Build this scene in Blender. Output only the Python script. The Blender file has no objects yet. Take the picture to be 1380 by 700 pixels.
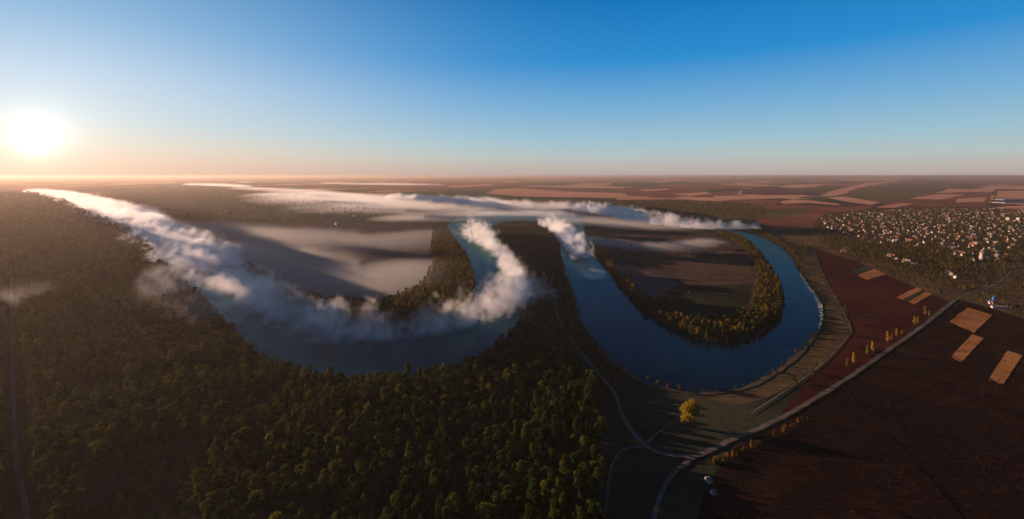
import bpy, bmesh, math, random
import numpy as np
from mathutils import Vector, Matrix
from mathutils.geometry import tessellate_polygon

random.seed(7)
rng = np.random.default_rng(7)
scene = bpy.context.scene
COL = scene.collection
PI = math.pi

# ------------------------------------------------------------------ camera
H, FPX, U0, VH = 180.0, 640.0, 690.0, 237.0       # height (m), focal length (photo px), centre column, horizon row


def G(u, v, z=0.0):
    """photo pixel -> point of the (flat) valley floor"""
    y = FPX * (H - z) / (v - VH)
    return Vector(((u - U0) / FPX * y, y, z))


cam_d = bpy.data.cameras.new('camera')
cam = bpy.data.objects.new('camera', cam_d)
COL.objects.link(cam)
cam.location = (0, 0, H)
cam.rotation_euler = (PI / 2, 0, 0)
cam_d.sensor_width = 36.0
cam_d.sensor_fit = 'HORIZONTAL'
cam_d.lens = 36.0 * FPX / 1380.0
cam_d.shift_y = -(350.0 - VH) / 1380.0
cam_d.clip_start = 0.5
cam_d.clip_end = 200000
scene.camera = cam

# ------------------------------------------------------------------ light
SUN_SEEN = math.atan2(-642.0 / FPX, 1.0)          # seen at photo column 48
SUN_AZ = math.radians(-67.0)                       # the stitched photo squeezes its left side: its shadows fall more to the right
SUN_EL = math.radians(9.5)
EXPO = 1.3
SKY = dict(strength=0.05)


def sun_dir(az, el):
    return Vector((math.sin(az) * math.cos(el), math.cos(az) * math.cos(el), math.sin(el)))


sl = bpy.data.lights.new('sun', 'SUN')
sl.energy = 5.0
sl.angle = math.radians(0.5)
sl.color = (1.0, 0.66, 0.46)
so = bpy.data.objects.new('sun', sl)
COL.objects.link(so)
so.rotation_euler = sun_dir(SUN_AZ, SUN_EL).to_track_quat('Z', 'Y').to_euler()

world = bpy.data.worlds.new('World')
scene.world = world
world.use_nodes = True
nt = world.node_tree
nt.nodes.clear()


def N(tree, kind, **kw):
    n = tree.nodes.new(kind)
    for k, v in kw.items():
        setattr(n, k, v)
    return n


def mathn(tree, op, a, b=None, c=None, clamp=False):
    n = tree.nodes.new('ShaderNodeMath')
    n.operation = op
    n.use_clamp = clamp
    for i, x in enumerate((a, b, c)):
        if x is None:
            continue
        if isinstance(x, (int, float)):
            n.inputs[i].default_value = x
        else:
            tree.links.new(x, n.inputs[i])
    return n.outputs[0]


def vmath(tree, op, a, b=None):
    n = tree.nodes.new('ShaderNodeVectorMath')
    n.operation = op
    for i, x in enumerate((a, b)):
        if x is None:
            continue
        if isinstance(x, (tuple, list, Vector)):
            n.inputs[i].default_value = tuple(x)
        else:
            tree.links.new(x, n.inputs[i])
    return n


def lin(r, g, b):
    f = lambda x: (x / 255 / 12.92) if x / 255 <= 0.04045 else ((x / 255 + 0.055) / 1.055) ** 2.4
    return (f(r), f(g), f(b))


def build_world():
    L = nt.links.new
    sky = N(nt, 'ShaderNodeTexSky', sky_type='NISHITA')
    sky.sun_disc = False
    sky.sun_elevation = SUN_EL
    sky.sun_rotation = SUN_AZ
    sky.altitude = 200
    sky.air_density = 1.0
    sky.dust_density = 0.6
    sky.ozone_density = 3.0
    bg = N(nt, 'ShaderNodeBackground')
    bg.inputs['Strength'].default_value = SKY['strength']
    L(sky.outputs[0], bg.inputs['Color'])
    geo = N(nt, 'ShaderNodeNewGeometry')
    sx = N(nt, 'ShaderNodeSeparateXYZ')
    L(geo.outputs['Incoming'], sx.inputs[0])
    z = mathn(nt, 'MULTIPLY', sx.outputs[2], -1.0)
    away = ramp(nt, z, ((0.0, lin(186, 172, 170)), (0.018, lin(190, 182, 176)), (0.04, lin(182, 196, 196)), (0.075, lin(158, 194, 210)), (0.14, lin(118, 175, 216)),
                        (0.23, lin(40, 142, 210)), (0.35, lin(0, 116, 188)), (0.48, lin(14, 88, 140)), (1.0, lin(40, 62, 90))))
    near = ramp(nt, z, ((0.0, lin(236, 194, 172)), (0.02, lin(242, 208, 184)), (0.05, lin(232, 220, 206)), (0.09, lin(210, 222, 226)), (0.16, lin(190, 212, 232)),
                        (0.25, lin(150, 190, 222)), (0.4, lin(96, 150, 195)), (1.0, lin(44, 66, 96))))
    d = vmath(nt, 'DOT_PRODUCT', geo.outputs['Incoming'], tuple(-sun_dir(SUN_SEEN, math.radians(3.4)))).outputs['Value']
    d = mathn(nt, 'MAXIMUM', d, 0.0)
    col = mixc(nt, mathn(nt, 'POWER', d, 7.0), away, near)
    b2 = N(nt, 'ShaderNodeBackground')
    b2.inputs['Strength'].default_value = 2.0 ** -EXPO
    L(col, b2.inputs['Color'])
    mx = N(nt, 'ShaderNodeMixShader')
    mx.inputs[0].default_value = 0.93
    L(bg.outputs[0], mx.inputs[1])
    L(b2.outputs[0], mx.inputs[2])
    acc = mx.outputs[0]
    # the low sun itself and the bright air close round it
    for pw, c, st in ((9000.0, (1.0, 0.93, 0.82), 2.0), (1500.0, (1.0, 0.86, 0.70), 0.13), (300.0, (1.0, 0.84, 0.66), 0.05), (60.0, (1.0, 0.84, 0.70), 0.04)):
        e = N(nt, 'ShaderNodeBackground')
        e.inputs['Color'].default_value = (*c, 1)
        L(mathn(nt, 'MULTIPLY', mathn(nt, 'POWER', d, pw), st), e.inputs['Strength'])
        a = N(nt, 'ShaderNodeAddShader')
        L(acc, a.inputs[0])
        L(e.outputs[0], a.inputs[1])
        acc = a.outputs[0]
    out = N(nt, 'ShaderNodeOutputWorld')
    L(acc, out.inputs['Surface'])


# ------------------------------------------------------------------ helpers


def tag(o, label=None, cat=None, group=None, kind=None):
    for k, v in (('label', label), ('category', cat), ('group', group), ('kind', kind)):
        if v:
            o[k] = v
    return o


def link(o, parent=None):
    COL.objects.link(o)
    if parent is not None:
        o.parent = parent
    return o


def mesh_obj(name, me, parent=None, loc=None):
    o = bpy.data.objects.new(name, me)
    if loc is not None:
        o.location = loc
    return link(o, parent)


def empty(name, loc, rz=0.0, sc=1.0):
    o = bpy.data.objects.new(name, None)
    o.empty_display_size = 1.0
    o.location = loc
    o.rotation_euler = (0, 0, rz)
    o.scale = (sc, sc, sc)
    return link(o)


def in_poly(us, vs, poly):
    us = np.asarray(us)
    vs = np.asarray(vs)
    inside = np.zeros(us.shape, bool)
    n = len(poly)
    j = n - 1
    for i in range(n):
        xi, yi = poly[i]
        xj, yj = poly[j]
        if yi != yj:
            c = ((yi > vs) != (yj > vs)) & (us < (xj - xi) * (vs - yi) / (yj - yi) + xi)
            inside ^= c
        j = i
    return inside


def smooth_px(pts, n=4, closed=False):
    """Catmull-Rom through photo pixels"""
    P = [np.array(p, float) for p in pts]
    out = []
    m = len(P)
    rngs = range(m) if closed else range(m - 1)
    for i in rngs:
        if closed:
            a, b, c, d = P[(i - 1) % m], P[i], P[(i + 1) % m], P[(i + 2) % m]
        else:
            a, b, c, d = P[max(i - 1, 0)], P[i], P[i + 1], P[min(i + 2, m - 1)]
        for k in range(n):
            t = k / n
            out.append(0.5 * ((2 * b) + (c - a) * t + (2 * a - 5 * b + 4 * c - d) * t * t + (3 * b - a - 3 * c + d) * t ** 3))
    if not closed:
        out.append(P[-1])
    return [tuple(p) for p in out]


# ------------------------------------------------------------------ materials


def new_mat(name):
    m = bpy.data.materials.new(name)
    m.use_nodes = True
    m.node_tree.nodes.clear()
    return m


def ramp(tree, fac, stops):
    r = N(tree, 'ShaderNodeValToRGB')
    el = r.color_ramp.elements
    while len(el) < len(stops):
        el.new(0.5)
    for e, (p, c) in zip(el, stops):
        e.position = p
        e.color = (*c, 1)
    tree.links.new(fac, r.inputs[0])
    return r.outputs[0]


def noise(tree, vec, scale, detail=4.0, rough=0.55, dist=0.0):
    n = N(tree, 'ShaderNodeTexNoise')
    n.inputs['Scale'].default_value = scale
    n.inputs['Detail'].default_value = detail
    n.inputs['Roughness'].default_value = rough
    n.inputs['Distortion'].default_value = dist
    tree.links.new(vec, n.inputs['Vector'])
    return n.outputs['Fac']


def mixc(tree, fac, a, b, mode='MIX'):
    n = N(tree, 'ShaderNodeMix', data_type='RGBA', blend_type=mode)
    for i, x in ((0, fac), (6, a), (7, b)):
        if isinstance(x, (int, float)):
            n.inputs[i].default_value = x
        elif isinstance(x, (tuple, list)):
            n.inputs[i].default_value = (*x, 1)
        else:
            tree.links.new(x, n.inputs[i])
    return n.outputs[2]


def finish(m, color, rough=0.95, bump=None, spec=0.0):
    t = m.node_tree
    b = N(t, 'ShaderNodeBsdfPrincipled')
    if isinstance(color, (tuple, list)):
        b.inputs['Base Color'].default_value = (*color, 1)
    else:
        t.links.new(color, b.inputs['Base Color'])
    b.inputs['Roughness'].default_value = rough
    b.inputs['Specular IOR Level'].default_value = spec
    if bump is not None:
        h, dist, st = bump
        bn = N(t, 'ShaderNodeBump')
        bn.inputs['Distance'].default_value = dist
        bn.inputs['Strength'].default_value = st
        t.links.new(h, bn.inputs['Height'])
        t.links.new(bn.outputs[0], b.inputs['Normal'])
    o = N(t, 'ShaderNodeOutputMaterial')
    t.links.new(b.outputs[0], o.inputs['Surface'])
    return m


def pos(tree):
    return N(tree, 'ShaderNodeNewGeometry').outputs['Position']


def rot_map(tree, vec, ang, sx=1.0, sy=1.0):
    mp = N(tree, 'ShaderNodeMapping')
    mp.inputs['Rotation'].default_value = (0, 0, ang)
    mp.inputs['Scale'].default_value = (sx, sy, 1)
    tree.links.new(vec, mp.inputs['Vector'])
    return mp.outputs[0]


def soil_mat(name, c_dark, c_mid, c_lite, ang=0.0, row=0.0, bump=0.25, fine=0.35, var=0.004):
    """ploughed land, stubble, meadow: three-tone noise at several sizes, optional rows"""
    m = new_mat(name)
    t = m.node_tree
    p = pos(t)
    n1 = noise(t, p, var, 6, 0.62, 0.6)
    n2 = noise(t, rot_map(t, p, ang, 0.3, 1.0), fine, 5, 0.7)
    n3 = noise(t, rot_map(t, p, ang, 0.02, 0.55), min(1.0, fine * 3), 4, 0.65)
    n4 = noise(t, p, var * 7, 3, 0.55, 1.2)
    f = mathn(t, 'ADD', mathn(t, 'MULTIPLY', n1, 0.36), mathn(t, 'MULTIPLY', n2, 0.18))
    f = mathn(t, 'ADD', f, mathn(t, 'ADD', mathn(t, 'MULTIPLY', n3, 0.26), mathn(t, 'MULTIPLY', n4, 0.20)))
    hgt = n2
    if row:
        w = N(t, 'ShaderNodeTexWave', wave_type='BANDS', bands_direction='Y')
        w.inputs['Scale'].default_value = row
        w.inputs['Distortion'].default_value = 2.2
        w.inputs['Detail'].default_value = 2
        t.links.new(rot_map(t, p, ang), w.inputs['Vector'])
        f = mathn(t, 'ADD', mathn(t, 'MULTIPLY', f, 0.88), mathn(t, 'MULTIPLY', w.outputs['Fac'], 0.12))
    col = ramp(t, f, ((0.38, c_dark), (0.5, c_mid), (0.63, c_lite)))
    return finish(m, col, 0.95, (hgt, 1.0, bump))


M = {}
M['plough_red'] = soil_mat('ploughed_red_soil', (0.024, 0.0075, 0.0058), (0.046, 0.0135, 0.0095), (0.082, 0.026, 0.017), 0.95, 0)
M['vineyard'] = soil_mat('scrubby_brown_field', (0.008, 0.0046, 0.0036), (0.019, 0.0095, 0.0068), (0.046, 0.022, 0.013), 0.85, 0, 0.6, 0.22)
M['stubble'] = soil_mat('orange_stubble', (0.16, 0.065, 0.025), (0.30, 0.125, 0.045), (0.46, 0.21, 0.08), 0.9, 0.1, 0.4, 0.5)
M['tan'] = soil_mat('far_stubble', (0.34, 0.15, 0.09), (0.44, 0.21, 0.13), (0.54, 0.27, 0.16), 0.1, 0, 0.1, 0.01, 0.0012)
M['red'] = soil_mat('far_red_soil', (0.075, 0.032, 0.022), (0.14, 0.054, 0.036), (0.25, 0.098, 0.060), 0.1, 0, 0.1, 0.012, 0.0022)
M['purple'] = soil_mat('far_dark_plough', (0.045, 0.022, 0.024), (0.070, 0.034, 0.036), (0.10, 0.048, 0.046), 0.1, 0, 0.1, 0.012, 0.0012)
M['olive'] = soil_mat('far_olive_pasture', (0.05, 0.045, 0.020), (0.085, 0.070, 0.032), (0.13, 0.090, 0.042), 0.1, 0, 0.1, 0.012, 0.0015)
M['green'] = soil_mat('far_green_crop', (0.018, 0.030, 0.020), (0.030, 0.044, 0.028), (0.050, 0.062, 0.036), 0.1, 0, 0.1, 0.012, 0.0015)
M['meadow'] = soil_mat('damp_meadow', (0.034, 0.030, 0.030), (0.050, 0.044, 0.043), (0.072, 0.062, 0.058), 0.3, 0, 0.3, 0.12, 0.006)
M['pasture'] = soil_mat('dry_pasture', (0.036, 0.026, 0.013), (0.082, 0.052, 0.025), (0.15, 0.090, 0.042), 1.1, 0, 0.4, 0.2, 0.012)
M['pasture_dim'] = soil_mat('thin_dry_grass', (0.034, 0.024, 0.015), (0.066, 0.043, 0.027), (0.105, 0.066, 0.040), 0.4, 0, 0.3, 0.08, 0.008)
M['loop_field'] = soil_mat('brown_floodplain_field', (0.026, 0.020, 0.016), (0.048, 0.034, 0.026), (0.085, 0.056, 0.040), 0.4, 0, 0.3, 0.08, 0.006)
M['fallow'] = soil_mat('fallow_patch', (0.060, 0.042, 0.040), (0.085, 0.060, 0.056), (0.11, 0.078, 0.070), 0.4, 0, 0.3, 0.1, 0.01)
M['scrub'] = soil_mat('dark_rough_grass', (0.010, 0.013, 0.008), (0.022, 0.024, 0.014), (0.042, 0.038, 0.022), 0.2, 0, 0.5, 0.2, 0.012)
M['track'] = soil_mat('pale_dirt', (0.055, 0.043, 0.032), (0.105, 0.084, 0.064), (0.17, 0.14, 0.108), 0.2, 0, 0.2, 0.3, 0.03)
M['ditch'] = soil_mat('dark_wet_ditch', (0.006, 0.005, 0.004), (0.012, 0.009, 0.007), (0.024, 0.017, 0.012), 0.2, 0, 0.3, 0.3, 0.03)
M['sand'] = soil_mat('bank_sand', (0.45, 0.30, 0.18), (0.60, 0.42, 0.26), (0.75, 0.54, 0.36), 0.2, 0, 0.2, 0.3, 0.05)
M['mud'] = soil_mat('bank_mud', (0.05, 0.035, 0.02), (0.08, 0.055, 0.035), (0.12, 0.08, 0.05), 0.2, 0, 0.3, 0.3, 0.03)


def ground_mat():
    m = new_mat('valley_ground')
    t = m.node_tree
    p = pos(t)
    # near: rough dark grass
    n1 = noise(t, p, 0.009, 6, 0.6, 0.5)
    n2 = noise(t, p, 0.2, 5, 0.7)
    f = mathn(t, 'ADD', mathn(t, 'MULTIPLY', n1, 0.6), mathn(t, 'MULTIPLY', n2, 0.4))
    near = ramp(t, f, ((0.34, (0.012, 0.016, 0.010)), (0.5, (0.030, 0.030, 0.018)), (0.66, (0.062, 0.050, 0.028))))
    # far: a patchwork of fields, long across the view
    vor = N(t, 'ShaderNodeTexVoronoi', distance='CHEBYCHEV', feature='F1')
    vor.inputs['Scale'].default_value = 1.0
    t.links.new(rot_map(t, p, 0.22, 1 / 750.0, 1 / 1500.0), vor.inputs['Vector'])
    sep = N(t, 'ShaderNodeSeparateColor')
    t.links.new(vor.outputs['Color'], sep.inputs[0])
    patch = N(t, 'ShaderNodeValToRGB')
    patch.color_ramp.interpolation = 'CONSTANT'
    stops = ((0.0, (0.050, 0.060, 0.030)), (0.14, (0.20, 0.075, 0.045)), (0.26, (0.085, 0.036, 0.030)), (0.38, (0.10, 0.080, 0.036)), (0.48, (0.028, 0.042, 0.026)),
             (0.58, (0.26, 0.105, 0.062)), (0.68, (0.44, 0.22, 0.13)), (0.78, (0.060, 0.050, 0.030)), (0.86, (0.15, 0.06, 0.042)), (0.94, (0.50, 0.28, 0.16)))
    el = patch.color_ramp.elements
    while len(el) < len(stops):
        el.new(0.5)
    for e, (q, c) in zip(el, stops):
        e.position = q
        e.color = (*c, 1)
    t.links.new(sep.outputs[0], patch.inputs[0])
    pn = noise(t, p, 0.0012, 5, 0.6)
    far = mixc(t, 1.0, patch.outputs[0], ramp(t, pn, ((0.3, (0.7, 0.7, 0.72)), (0.7, (1.15, 1.1, 1.05)))), 'MULTIPLY')
    ln = vmath(t, 'LENGTH', p).outputs['Value']
    mr = N(t, 'ShaderNodeMapRange')
    mr.inputs['From Min'].default_value = 2600
    mr.inputs['From Max'].default_value = 4200
    wob = mathn(t, 'ADD', ln, mathn(t, 'MULTIPLY', noise(t, p, 0.001, 3), 1600.0))
    t.links.new(mathn(t, 'SUBTRACT', wob, 800.0), mr.inputs['Value'])
    col = mixc(t, mr.outputs[0], near, far)
    return finish(m, col, 0.95, (n2, 1.0, 0.35))


M['ground'] = ground_mat()


def water_mat():
    m = new_mat('river_water')
    t = m.node_tree
    p = pos(t)
    h = mathn(t, 'ADD', mathn(t, 'MULTIPLY', noise(t, p, 0.35, 3, 0.6), 0.5), mathn(t, 'MULTIPLY', noise(t, p, 0.05, 3, 0.6), 1.0))
    c = ramp(t, noise(t, p, 0.006, 4), ((0.35, (0.0005, 0.006, 0.008)), (0.65, (0.001, 0.009, 0.011))))
    bn = N(t, 'ShaderNodeBump')
    bn.inputs['Distance'].default_value = 0.12
    bn.inputs['Strength'].default_value = 0.6
    t.links.new(h, bn.inputs['Height'])
    d = N(t, 'ShaderNodeBsdfDiffuse')
    t.links.new(c, d.inputs['Color'])
    g = N(t, 'ShaderNodeBsdfGlossy')
    g.inputs['Color'].default_value = (0.30, 0.84, 0.94, 1)
    g.inputs['Roughness'].default_value = 0.14
    fr = N(t, 'ShaderNodeFresnel')
    fr.inputs['IOR'].default_value = 1.33
    for n_ in (d, g, fr):
        t.links.new(bn.outputs[0], n_.inputs['Normal'])
    mx = N(t, 'ShaderNodeMixShader')
    t.links.new(mathn(t, 'MINIMUM', mathn(t, 'MULTIPLY', fr.outputs[0], 0.35), 0.125), mx.inputs[0])
    t.links.new(d.outputs[0], mx.inputs[1])
    t.links.new(g.outputs[0], mx.inputs[2])
    o = N(t, 'ShaderNodeOutputMaterial')
    t.links.new(mx.outputs[0], o.inputs['Surface'])
    return m


M['water'] = water_mat()


def leaf_mat(name, stops, trans=0.5):
    m = new_mat(name)
    t = m.node_tree
    oi = N(t, 'ShaderNodeObjectInfo')
    p = N(t, 'ShaderNodeTexCoord').outputs['Object']
    n = noise(t, p, 0.45, 3, 0.6)
    f = mathn(t, 'ADD', mathn(t, 'MULTIPLY', oi.outputs['Random'], 0.6), mathn(t, 'MULTIPLY', n, 0.4))
    c = ramp(t, f, stops)
    d = N(t, 'ShaderNodeBsdfDiffuse')
    tr = N(t, 'ShaderNodeBsdfTranslucent')
    t.links.new(c, d.inputs['Color'])
    t.links.new(mixc(t, 1.0, c, (1.55, 1.35, 0.6), 'MULTIPLY'), tr.inputs['Color'])
    mx = N(t, 'ShaderNodeMixShader')
    mx.inputs[0].default_value = trans
    t.links.new(d.outputs[0], mx.inputs[1])
    t.links.new(tr.outputs[0], mx.inputs[2])
    o = N(t, 'ShaderNodeOutputMaterial')
    t.links.new(mx.outputs[0], o.inputs['Surface'])
    return m


M['leaf_dark'] = leaf_mat('dark_green_leaves', ((0.15, (0.011, 0.021, 0.005)), (0.5, (0.023, 0.038, 0.009)), (0.85, (0.044, 0.060, 0.014))))
M['leaf_olive'] = leaf_mat('olive_leaves', ((0.15, (0.022, 0.032, 0.007)), (0.5, (0.044, 0.054, 0.012)), (0.85, (0.082, 0.084, 0.019))))
M['leaf_gold'] = leaf_mat('yellowing_leaves', ((0.15, (0.080, 0.062, 0.016)), (0.5, (0.12, 0.085, 0.020)), (0.85, (0.16, 0.105, 0.026))))
M['leaf_rust'] = leaf_mat('rusty_leaves', ((0.15, (0.060, 0.034, 0.014)), (0.5, (0.090, 0.048, 0.018)), (0.85, (0.12, 0.064, 0.022))))
M['leaf_yellow'] = leaf_mat('bright_yellow_leaves', ((0.2, (0.12, 0.095, 0.014)), (0.5, (0.22, 0.155, 0.018)), (0.8, (0.36, 0.23, 0.026))))
M['leaf_orange'] = leaf_mat('orange_leaves', ((0.2, (0.055, 0.042, 0.012)), (0.5, (0.12, 0.066, 0.016)), (0.8, (0.22, 0.108, 0.022))))
m = new_mat('bark')
M['bark'] = finish(m, ramp(m.node_tree, noise(m.node_tree, N(m.node_tree, 'ShaderNodeTexCoord').outputs['Object'], 1.5, 5), ((0.3, (0.05, 0.038, 0.028)), (0.7, (0.12, 0.095, 0.075)))), 0.9)


def plain(name, c, rough=0.8, amt=0.35, sc=0.6):
    m = new_mat(name)
    t = m.node_tree
    n = noise(t, N(t, 'ShaderNodeTexCoord').outputs['Object'], sc, 5, 0.65)
    col = ramp(t, n, ((0.3, tuple(x * (1 - amt) for x in c)), (0.7, tuple(min(1, x * (1 + amt * 0.5)) for x in c))))
    return finish(m, col, rough, None, 0.3)


M['wall_white'] = plain('whitewashed_wall', (0.43, 0.34, 0.265))
M['wall_cream'] = plain('cream_wall', (0.30, 0.21, 0.15))
M['wall_grey'] = plain('grey_block_wall', (0.20, 0.19, 0.18))
M['roof_grey'] = plain('grey_slate_roof', (0.17, 0.165, 0.165))
M['roof_red'] = plain('red_tile_roof', (0.24, 0.09, 0.055))
M['roof_pale'] = plain('pale_sheet_roof', (0.25, 0.195, 0.16))
M['roof_blue'] = plain('blue_metal_roof', (0.02, 0.13, 0.36), 0.5)
M['glass'] = plain('dark_window', (0.03, 0.035, 0.045), 0.15)
M['wood_door'] = plain('brown_door', (0.14, 0.07, 0.035))
M['gold'] = plain('gilded_cross', (0.65, 0.45, 0.12), 0.3)
M['greenhouse'] = plain('greenhouse_sheet', (0.26, 0.30, 0.35), 0.6)
M['hut_roof'] = plain('weathered_blue_grey_roof', (0.07, 0.09, 0.12), 0.8)

build_world()

# ------------------------------------------------------------------ the setting: flat sheets


def graded(maxd, first=120.0, k=1.28):
    a, s, out = 0.0, first, [0.0]
    while a < maxd:
        a += s
        s *= k
        out.append(min(a, maxd))
    return [-x for x in out[:0:-1]] + out


GX = graded(60000)


def grid_mesh(name, xs, ys, z):
    nx, ny = len(xs), len(ys)
    verts = [(x, y, z) for y in ys for x in xs]
    faces = [(j * nx + i, j * nx + i + 1, (j + 1) * nx + i + 1, (j + 1) * nx + i) for j in range(ny - 1) for i in range(nx - 1)]
    me = bpy.data.meshes.new(name)
    me.from_pydata(verts, [], faces)
    return me


me = grid_mesh('ground', GX, GX, 0.0)
me.materials.append(M['ground'])
tag(mesh_obj('ground', me), 'dark rough grass of the valley floor running to far fields', 'ground', kind='structure')

SHEET = {'n': 0}


def sheet_polys(name, polys, mat, z, label, cat, kind='structure', world_pts=False):
    """flat sheet(s) from photo-pixel outlines"""
    verts, faces = [], []
    for poly in polys:
        pts = [Vector((p[0], p[1], 0)) for p in poly] if world_pts else [G(*p) for p in poly]
        b = len(verts)
        verts += [(p.x, p.y, z) for p in pts]
        for tri in tessellate_polygon([pts]):
            a, bb, c = (pts[i] for i in tri)
            cr = (bb - a).cross(c - a).z
            if abs(cr) < 1e-6:
                continue
            tri = tri if cr > 0 else tri[::-1]
            faces.append(tuple(b + i for i in tri))
    me = bpy.data.meshes.new(name)
    me.from_pydata(verts, [], faces)
    me.materials.append(mat)
    return tag(mesh_obj(name, me), label, cat, kind=kind)


def zstep():
    SHEET['n'] += 1
    return 0.03 + 0.004 * SHEET['n']


def resample(pts, step):
    out = [pts[0]]
    for a, b in zip(pts, pts[1:]):
        n = max(1, int((b - a).length / step))
        for k in range(1, n + 1):
            out.append(a.lerp(b, k / n))
    return out


def ribbon(name, px, widths, mat, z, label, cat, jag=0.0, kind='structure'):
    """a strip of given width (m) along a photo-pixel path"""
    sp = smooth_px(px, 5)
    P = resample([G(*p) for p in sp], 6.0)
    n = len(P)
    verts = []
    for i, p in enumerate(P):
        d = P[min(i + 1, n - 1)] - P[max(i - 1, 0)]
        q = Vector((-d.y, d.x, 0)).normalized()
        t = i / (n - 1) * (len(widths) - 1)
        k = min(int(t), len(widths) - 2) if len(widths) > 1 else 0
        w = widths[0] if len(widths) == 1 else widths[k] + (widths[k + 1] - widths[k]) * (t - k)
        a, b = w / 2 * (1 + random.uniform(-jag, jag)), w / 2 * (1 + random.uniform(-jag, jag))
        verts += [(*(p + q * a).xy, z), (*(p - q * b).xy, z)]
    faces = [(2 * i, 2 * i + 1, 2 * i + 3, 2 * i + 2) for i in range(n - 1)]
    me = bpy.data.meshes.new(name)
    me.from_pydata(verts, [], faces)
    me.materials.append(mat)
    return tag(mesh_obj(name, me), label, cat, kind=kind)


# ---- outlines in photo pixels
R_OUT = [(715, 298), (742, 301), (751, 310), (755, 330), (760, 360), (768, 385), (775, 402), (779, 420), (786, 440), (800, 458), (818, 478), (842, 500), (872, 516), (915, 527), (960, 529),
         (1005, 521), (1035, 506), (1058, 491), (1076, 475), (1091, 459), (1101, 444), (1105, 430), (1104, 415), (1098, 402), (1090, 389), (1081, 376), (1076, 365),
         (1071, 353), (1060, 340), (1045, 329), (1020, 318), (1000, 313), (975, 309), (950, 306), (920, 303), (870, 297), (820, 289), (780, 283)]
R_IN = [(715, 284), (760, 286), (784, 300), (790, 328), (803, 345), (818, 360), (835, 384), (850, 401), (866, 418), (890, 433), (918, 449), (950, 459), (985, 461), (1015, 455), (1038, 443),
        (1051, 428), (1056, 410), (1053, 393), (1047, 378), (1038, 362), (1026, 345), (1012, 331), (1000, 323), (985, 317), (965, 312), (945, 309), (920, 306.5), (870, 301), (820, 293), (780, 286)]
L_NEAR = [(64, 263.5), (100, 278), (140, 292), (180, 312), (204, 329), (220, 348), (238, 364), (258, 388), (275, 401), (300, 430), (322, 452), (347, 474), (380, 494), (430, 507), (490, 510),
          (545, 507), (595, 498), (640, 484), (675, 462), (698, 436), (706, 412), (703, 388), (695, 368), (684, 346), (671, 327), (662, 314), (668, 303), (690, 298), (715, 298)]
L_IN = [(78, 262.5), (120, 271), (160, 284), (200, 299), (240, 315), (280, 334), (318, 354), (345, 372), (370, 390), (397, 406), (427, 421), (462, 433), (500, 440), (540, 440), (588, 432),
        (618, 419), (636, 402), (641, 386), (637, 365), (627, 345), (614, 328), (604, 312), (608, 299), (640, 288), (680, 284), (715, 284)]


def ragged(px, amp, n=4):
    """bank line with small irregular bays, worked out on the ground"""
    P = [G(*p) for p in smooth_px(px, n)]
    out = []
    for i, p in enumerate(P):
        if 2 < i < len(P) - 3:
            d = (P[i + 1] - P[i - 1]).normalized()
            p = p + Vector((-d.y, d.x, 0)) * random.uniform(-amp, amp)
        out.append((U0 + p.x / p.y * FPX, VH + H * FPX / p.y))
    return smooth_px(out, 2)


RIVER_R = ragged(R_OUT, 1.8) + ragged(R_IN, 2.0)[::-1]
RIVER_L = ragged(L_NEAR, 2.0) + ragged(L_IN, 2.0)[::-1]

FIELD_LOOP_R = [(803, 340), (816, 348), (836, 374), (860, 399), (890, 418), (922, 433), (960, 437), (990, 431), (1011, 421), (1019, 400), (1022, 376), (1016, 352), (1004, 336), (985, 323), (940, 313), (880, 308), (830, 312), (805, 322)]
BELT_R = R_IN[3:25] + FIELD_LOOP_R[14:17][:0] + [(975, 320)] + FIELD_LOOP_R[:14][::-1]
FIELD_LOOP_L = [(250, 305), (300, 335), (345, 365), (380, 386), (402, 394), (440, 407), (480, 411), (512, 410), (545, 400), (570, 384), (582, 360), (580, 332), (583, 310), (570, 300), (500, 297), (400, 298), (310, 297)]
BELT_L = L_IN[6:22] + [(584, 312), (581, 332), (583, 360), (571, 384), (546, 400), (513, 410.5), (480, 411.5), (440, 408), (402, 395), (380, 388), (345, 366), (325, 352)]
BELT_L = L_IN[7:22] + BELT_L[16:]

# river bed banks: a muddy rim just wider than the water
sheet_polys('river', [RIVER_R, RIVER_L], M['water'], 0.55, 'calm blue river winding through two wide loops', 'river')
ribbon('river_bank', [(p[0], p[1] + 0.8) for p in R_OUT[4:22]], [5, 8, 7], M['mud'], 0.50, 'muddy bank along the outside of the right river loop', 'bank', 0.2)
ribbon('sandy_bank', [(1078, 369), (1083, 378), (1092, 391), (1099.5, 402), (1105.5, 415), (1106.8, 430), (1103, 444)], [2, 5, 6, 6, 4, 2], M['sand'], 0.60, 'pale sandy bank on the outer bend of the river', 'bank', 0.4)
sheet_polys('floodplain_field', [smooth_px(FIELD_LOOP_R, 3, True)], M['loop_field'], zstep(), 'dark brown field inside the right river loop', 'field')
sheet_polys('fallow_field', [[(850, 356), (915, 382), (879, 405), (866, 401), (842, 378), (828, 358)]], M['fallow'], zstep(), 'paler fallow patch inside the right river loop', 'field')
sheet_polys('brown_strip', [[(905, 345), (985, 338), (1008, 352), (1016, 380), (960, 390), (918, 380)]], M['pasture_dim'], zstep(), 'drier brown strip inside the right river loop', 'field')
sheet_polys('dark_strip', [[(880, 408), (918, 384), (1012, 384), (1012, 402), (1004, 416), (960, 430), (922, 428)]], M['scrub'], zstep(), 'dark green strip at the tip of the right river loop', 'field')
sheet_polys('wet_meadow', [smooth_px(FIELD_LOOP_L, 3, True)], M['meadow'], zstep(), 'misty grey meadow inside the left river loop', 'meadow')
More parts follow.
